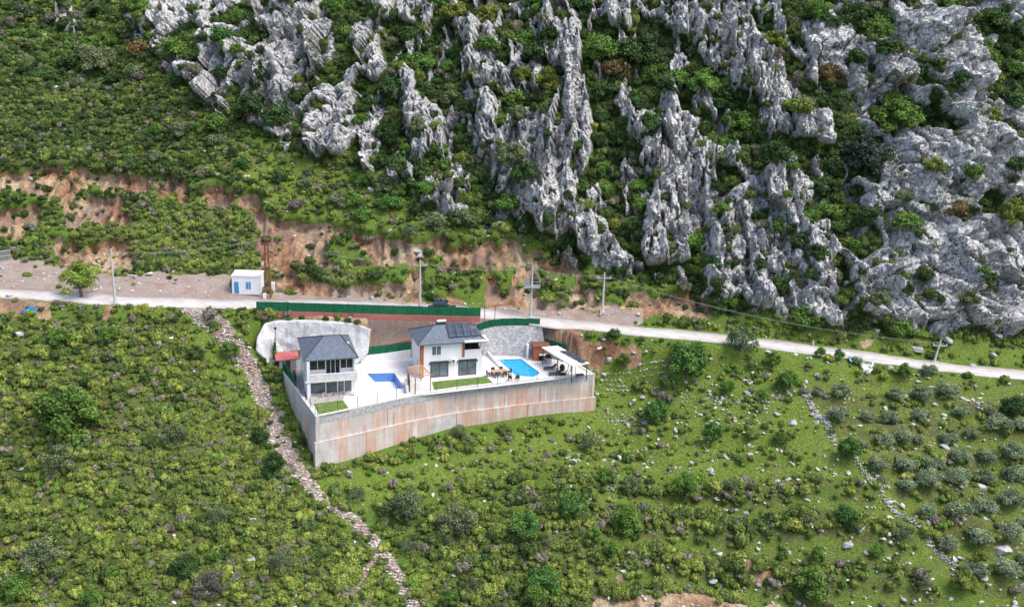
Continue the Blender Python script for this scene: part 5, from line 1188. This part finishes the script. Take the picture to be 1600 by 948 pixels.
# ------------------------------------------------------------------ white kiosk, poles, cables
kp = at(363, 459); ks = root('transformer_kiosk', 'small white flat roofed building with blue door and blue window by the road', 'building', (kp[0], kp[1], kp[2]-.05), .03)
box(0, 4.1, 0, 3, 0, 2.75).build('wall', 'stucco', ks)
MB().box(-.08, 4.18, -.08, .1, 2.752, 2.95).box(-.08, 4.18, 2.9, 3.08, 2.752, 2.95).box(-.08, .1, .1, 2.9, 2.752, 2.95).box(4.0, 4.18, .1, 2.9, 2.752, 2.95).build('parapet', 'stucco', ks)
dr_ = box(.35, 1.0, -.05, -.002, .15, 1.95).build('door', 'blue', ks); box(.88, .94, -.09, -.052, .95, 1.1).build('handle', 'black', dr_)
wn = box(2.1, 2.8, -.05, -.002, .9, 1.95).build('window', 'blue', ks); box(2.43, 2.47, -.07, -.052, .9, 1.95).build('frame', 'white', wn)
box(1.2, 1.6, 2.0, 2.4, 2.752, 3.3).build('chimney', 'stucco', ks).location = (-1.1, -.8, 0)
def cpole(label, px, py, pytop, arms=True, top_dx=0, plat=False):
    p = at(px, py); h = (Yp(px, pytop, p[1])[2]-p[2]); r = root('power_pole', label, 'power pole', (p[0], p[1], p[2]-.1), 0, 'concrete power poles along the road')
    MB().rod((0, 0, 0), (top_dx, 0, h), .20, .10, seg=8).build('shaft', 'pole', r)
    MB().box(-.35, .35, -.35, .35, -.1, .35).build('footing', 'pole', r)
    tx = top_dx
    if arms:
        zc = h-.9; MB().box(tx-1.0, tx+1.0, -.06, .06, zc, zc+.12).build('crossarm', 'pole', r)
        for x in (-.95, 0, .95): MB().rod((tx+x, 0, zc+.121), (tx+x, 0, zc+.4), .06, .04).build('insulator', 'white', r)
    if plat:
        z = h*.60; MB().box(-1.2, 1.2, -.9, .9, z, z+.1).build('platform', 'metal', r)
        rl = MB(); 
        for a, b in (((-1.2, -.9), (1.2, -.9)), ((1.2, -.9), (1.2, .9)), ((1.2, .9), (-1.2, .9)), ((-1.2, .9), (-1.2, -.9))):
            for zz in (.55, 1.05): rl.rod((*a, z+zz), (*b, z+zz), .025)
            rl.rod((*a, z+.1), (*a, z+1.05), .03)
        rl.build('railing', 'metal', r); MB().box(-1.05, -.3, -.4, .4, z+.101, z+1.3).build('transformer', 'metal', r)
        for zz in (h-.3, h-1.3): MB().box(-.9, .9, -.05, .05, zz, zz+.1).build('crossarm', 'metal', r)
        for x in (-.8, 0, .8): MB().rod((x, 0, h-.2), (x, 0, h+.25), .05).build('insulator', 'brown', r)
    return (p[0]+tx, p[1], p[2]+h-.55)
w1_ = cpole('tall concrete power pole beside the round roadside tree at left', 180, 475, 388)
w2_ = (0, 0, 0)
p = at(419, 465); hh = Yp(417, 370, p[1])[2]-p[2]; lt = root('lattice_tower', 'rusty steel lattice mast beside the white kiosk', 'lattice mast', (p[0], p[1], p[2]-.1))
lm = MB(); 
for sx in (-1, 1):
    for sy in (-1, 1): lm.rod((sx*.42, sy*.42, 0), (sx*.2, sy*.2, hh), .065, .05, seg=4)
lm.build('leg_frame', 'rust', lt); lb_ = MB(); nz = 13
for k in range(nz):
    z0, z1 = hh*k/nz, hh*(k+1)/nz; a = .42-.22*k/nz; b = .42-.22*(k+1)/nz; s = 1 if k % 2 else -1
    for q0, q1 in (((-a*s, -a, z0), (b*s, -b, z1)), ((-a*s, a, z0), (b*s, b, z1)), ((-a, -a*s, z0), (-b, b*s, z1)), ((a, -a*s, z0), (b, b*s, z1))): lb_.rod(q0, q1, .035, seg=4)
lb_.build('bracing', 'rust', lt)
for z in (hh-.25, hh-1.2): MB().box(-.85, .85, -.06, .06, z, z+.1).build('crossarm', 'rust', lt)
MB().box(-.75, -.35, -.2, .2, hh*.62, hh*.72).build('switch_box', 'redroof', lt); MB().box(-.75, -.4, -.2, .2, hh*.55, hh*.615).build('meter_box', 'white', lt)
MB().box(-.62, -.2, -.62, -.2, -.2, .9).build('footing', 'white', lt)
w2_ = (p[0], p[1], p[2]+hh-.2)
p = at(427, 452); tag(MB().box(-.22, .22, -.22, .22, -.3, 1.1).build('marker_post', 'white', loc=p), 'short white concrete post right of the rusty lattice mast', 'post')
w3_ = cpole('concrete power pole behind the long green fence above the right villa', 656, 486, 405)
w4_ = cpole('concrete transformer pole carrying a railed steel platform near the stone wall', 829, 497, 413, arms=False, plat=True)
w5_ = cpole('concrete power pole standing on rubble right of the transformer pole', 941, 488, 425)
w6_ = cpole('short leaning pole at the roadside far right', 1459, 567, 530, arms=True, top_dx=.5)
for a, b, lb in ((w1_, w2_, 'thin cable from the leftmost concrete pole to the rusty lattice mast'), (w2_, w3_, 'thin cable from the rusty lattice mast to the pole above the right villa'),
                 (w3_, w4_, 'thin cable from the pole above the right villa to the transformer pole'), (w4_, w5_, 'thin cable between transformer pole and the next pole right'),
                 (w5_, (w6_[0], w6_[1], w6_[2]), 'long thin cable running right along the cliff foot to the leaning pole')):
    for s in (-.9, .9):
        pts = [(a[0]+(b[0]-a[0])*t+s*0, a[1]+(b[1]-a[1])*t+s*.3, a[2]+(b[2]-a[2])*t-1.6*4*t*(1-t)*min(1, math.dist(a, b)/40)) for t in np.linspace(0, 1, 15)]
        tag(MB().tube(pts, .008, 4).build('power_cable', 'pole'), lb, 'cable', 'power cables along the road')
# car behind the long fence
ca = at(691, 488); ca = (ca[0], ca[1]-.2, float(segd(np.array([ca[0]]), np.array([ca[1]]), ROAD)[1][0])+.02)
car = root('parked_car', 'dark blue car parked on the road, its roof showing above the green fence', 'car', ca, .12)
MB().prism([(-2.1, -.85), (2.1, -.85), (2.1, .85), (-2.1, .85)], .3, .85).build('body', 'carpaint', car, bevel=.1)
cab = MB(); v0 = [(-1.7, -.8, .84), (1.2, -.8, .84), (1.2, .8, .84), (-1.7, .8, .84), (-1.2, -.65, 1.42), (.5, -.65, 1.42), (.5, .65, 1.42), (-1.2, .65, 1.42)]
cab.add(v0, [(0, 1, 5, 4), (1, 2, 6, 5), (2, 3, 7, 6), (3, 0, 4, 7)]).build('windows', 'glass', car)
MB().box(-1.25, .55, -.68, .68, 1.42, 1.48).build('roof_panel', 'carpaint', car)
for x in (-1.35, 1.35):
    for y in (-.86, .86):
        wl = MB().rod((x, y-.1*(1 if y > 0 else -1), .32), (x, y, .32), .32, seg=16).build('wheel', 'rubber', car); MB().rod((x, y, .32), (x, y+.01*(1 if y > 0 else -1), .32), .19, seg=12).build('rim', 'metal', wl)
for y in (-.6, .6): box(2.06, 2.13, y-.15, y+.15, .58, .72).build('headlight', 'white', car)
# gate posts, metal gate at far left, log, tarps
for (px, py, h, lb) in ((757, 501, 2.6, 'slim rusty gate post left of the curved fence, leftmost of two'), (773, 502, 2.4, 'slim rusty gate post left of the curved fence, rightmost of two')):
    p = at(px, py); tag(MB().rod((0, 0, -.3), (0, 0, h), .06).build('gate_post', 'rust', loc=p), lb, 'post', 'gate posts at the head of the ramp')
g0, g1 = at(-6, 412), at(17, 405); gm = root('metal_gate', 'grey ribbed sheet metal gate at the left edge of the picture', 'gate', g0)
dx, dy = g1[0]-g0[0], g1[1]-g0[1]
for k in range(13):
    t = k/12; MB().box(dx*t-.06, dx*t+.06, dy*t-.03, dy*t+.03, 0, 1.9).build('bar', 'metal', gm)
for z in (.2, 1.0, 1.8): MB().rod((0, 0, z), (dx, dy, z), .04).build('rail', 'metal', gm)
a, b = at(140, 417), at(212, 434); ga, gb_ = ground(a[0], a[1]), ground(b[0], b[1])
tag(MB().tube([(ga[0]+(gb_[0]-ga[0])*t, ga[1]+(gb_[1]-ga[1])*t, ga[2]+(gb_[2]-ga[2])*t+.25+.15*math.sin(t*9)) for t in np.linspace(0, 1, 9)], .22, 10).build('fallen_trunk', 'boulder'), 'pale fallen trunk lying on the dirt above the round roadside tree', 'log')
def tarp(px, py, w_, d_, lb, m='tarp'):
    p = at(px, py); g = ground(p[0], p[1]); n = 9; V = []
    for j in range(n):
        for i in range(n):
            x, y = (i/(n-1)-.5)*w_, (j/(n-1)-.5)*d_; x += .25*float(pn(i*.6, j*.6, 5+px)); y += .25*float(pn(i*.6+9, j*.6, 6)); gg = ground(g[0]+x, g[1]+y)
            V.append((gg[0]-g[0], gg[1]-g[1], gg[2]-g[2]+.45+.35*float(pn(i*.9, j*.9, px))))
    o = link('tarpaulin', mesh_np('tarpaulin', V, [(j*n+i, j*n+i+1, (j+1)*n+i+1, (j+1)*n+i) for j in range(n-1) for i in range(n-1)], [M[m]]), loc=g)
    md = o.modifiers.new('thick', 'SOLIDIFY'); md.thickness = .04; tag(o, lb, 'tarpaulin', 'crumpled blue tarpaulins')
tarp(43, 492, 1.7, 1.0, 'crumpled bright blue tarpaulin in the scrub below the road at left')
tarp(1333, 566, 2.0, 1.6, 'pale blue plastic sheet below the road at the top of the olive grove, left one', 'tarp_pale'); tarp(1352, 580, 1.8, 1.2, 'grey blue plastic sheet above the olive grove, right one', 'metal')
p = at(1270, 541); tag(MB().rod((0, 0, -.2), (0, 0, .9), .1).build('marker_post', 'concrete_cap', loc=p), 'small pale marker post on the lower edge of the road at right', 'post')
# ------------------------------------------------------------------ labels for the many natural things
ORD = 'first second third fourth fifth sixth seventh eighth ninth tenth eleventh twelfth thirteenth fourteenth fifteenth sixteenth seventeenth eighteenth nineteenth twentieth'.split()
def ordw(i): return ORD[i] if i < 20 else '%d%s' % (i+1, {1: 'st', 2: 'nd', 3: 'rd'}.get((i+1) % 10, 'th') if not 10 < (i+1) % 100 < 14 else 'th')
PLACES = [(90,40,'in the top left corner'),(90,200,'on the scrubby slope at upper left'),(60,330,'by the red earth bank at left'),(300,60,'beside the crags at top left'),(430,110,'around the left pale pinnacle'),(330,220,'below the leftmost crags'),
 (520,190,'around the tall grey pinnacle left of centre'),(500,50,'between the upper left rock ribs'),(600,270,'at the crag foot above the left villa'),(640,60,'high on the cliff left of centre'),(650,180,'beside the narrow pillar left of centre'),
 (700,340,'above the earth cut behind the right villa'),(760,110,'around the central rock ribs'),(780,20,'at the top of the central cliff'),(850,260,'on the big central crag'),(900,130,'beside the tall central rib'),(960,30,'at the top right of centre'),
 (960,220,'between the two central crags'),(940,330,'above the crag foot right of centre'),(1060,300,'on the crag right of centre'),(1080,120,'in the dark wooded cleft right of centre'),(1050,425,'at the crag foot above the concrete poles'),
 (1180,60,'beside the big upper right crag'),(1180,220,'below the big upper right crag'),(1200,330,'on the rock dome at right'),(1240,440,'on the low right crag'),(1320,100,'between the upper right ribs'),(1340,240,'around the dark tree at right'),
 (1330,390,'in the cleft left of the great right crag'),(1430,60,'beside the top right crag'),(1440,260,'at the top of the great right crag'),(1420,430,'on the face of the great right crag'),(1560,40,'in the top right corner'),(1570,210,'near the right edge above the great crag'),
 (1560,350,'on the right shoulder of the great crag'),(1560,470,'at the foot of the great crag near the right edge'),(60,440,'on the dirt track at left'),(60,540,'just below the road at far left'),(240,550,'below the road left of the rubble strip'),
 (100,660,'around the broad tree on the left slope'),(270,660,'in the middle of the left slope'),(410,700,'along the rubble strip'),(80,800,'low on the left slope'),(250,800,'on the lower left slope'),(100,920,'in the bottom left corner'),(320,900,'at the bottom left of centre'),(440,860,'left of the lower rubble strip'),
 (580,740,'below the retaining wall corner'),(720,720,'below the middle of the retaining wall'),(900,690,'below the right part of the retaining wall'),(680,830,'right of the lower rubble strip'),(830,820,'on the slope below the right villa'),(950,790,'on the scrub right of centre below'),
 (740,920,'at the bottom centre'),(870,910,'at the bottom right of centre'),(970,580,'on the green bank right of the canopy'),(1010,650,'right of the retaining wall end'),(1080,580,'beside the tall round tree below the road'),(1170,560,'just under the road right of centre'),
 (1120,640,'on the green terrace right of centre'),(1210,620,'above the diagonal stone wall'),(1130,740,'on the stony green terraces at right'),(1240,750,'left of the long diagonal stone wall'),(1100,880,'at the lower right of centre'),(1250,880,'at the bottom right slope'),(1350,820,'beside the long diagonal stone wall'),
 (1300,670,'at the upper left corner of the olive grove'),(1400,640,'in the upper olive grove'),(1500,640,'in the upper right of the olive grove'),(1580,660,'at the right edge of the olive grove top'),(1380,740,'at the left edge of the olive grove'),(1480,740,'in the middle of the olive grove'),(1570,740,'at the right middle of the olive grove'),
 (1480,830,'at the lower left of the olive grove'),(1570,840,'at the lower right of the olive grove'),(1540,900,'in the bottom right corner'),(1440,560,'just below the road at right'),(1400,530,'between the road and the great crag'),(1540,540,'above the road near the right edge')]
def place(px, py): return min(PLACES, key=lambda q: (q[0]-px)**2+((q[1]-py)*1.25)**2)[2]
from collections import defaultdict
buckets = defaultdict(list)
for it in REG:
    o, noun, px, py, cat, col, r = it
    big = {'tree': (20, 30), 'bush': (9, 16), 'boulder': (5, 8.5), 'olive tree': (12, 16.5)}[cat]
    size = 'small' if r < big[0] else ('large' if r > big[1] else 'medium')
    w_ = ' '.join(x for x in (size, COLWORD.get(col, 'pale grey'), noun) if x)
    if size == 'medium': w_ = ' '.join(x for x in (COLWORD.get(col, 'pale grey'), noun) if x)
    buckets[(w_, place(px, py))].append(it)
for (w_, pl), its in buckets.items():
    its.sort(key=lambda i: i[2])
    for k, it in enumerate(its):
        w_ = w_ if len(its) < 3 else w_.replace('evergreen ', '')
        if len(its) == 1: lb = w_+' '+pl
        elif len(its) == 2: lb = w_+' '+pl+', '+('left one' if k == 0 else 'right one')
        else: lb = ordw(k)+' '+w_+' from left '+pl
        if len(lb.split()) > 16: lb = lb.replace('evergreen ', '').replace('green ', '', 1)
        it[0]['label'] = lb
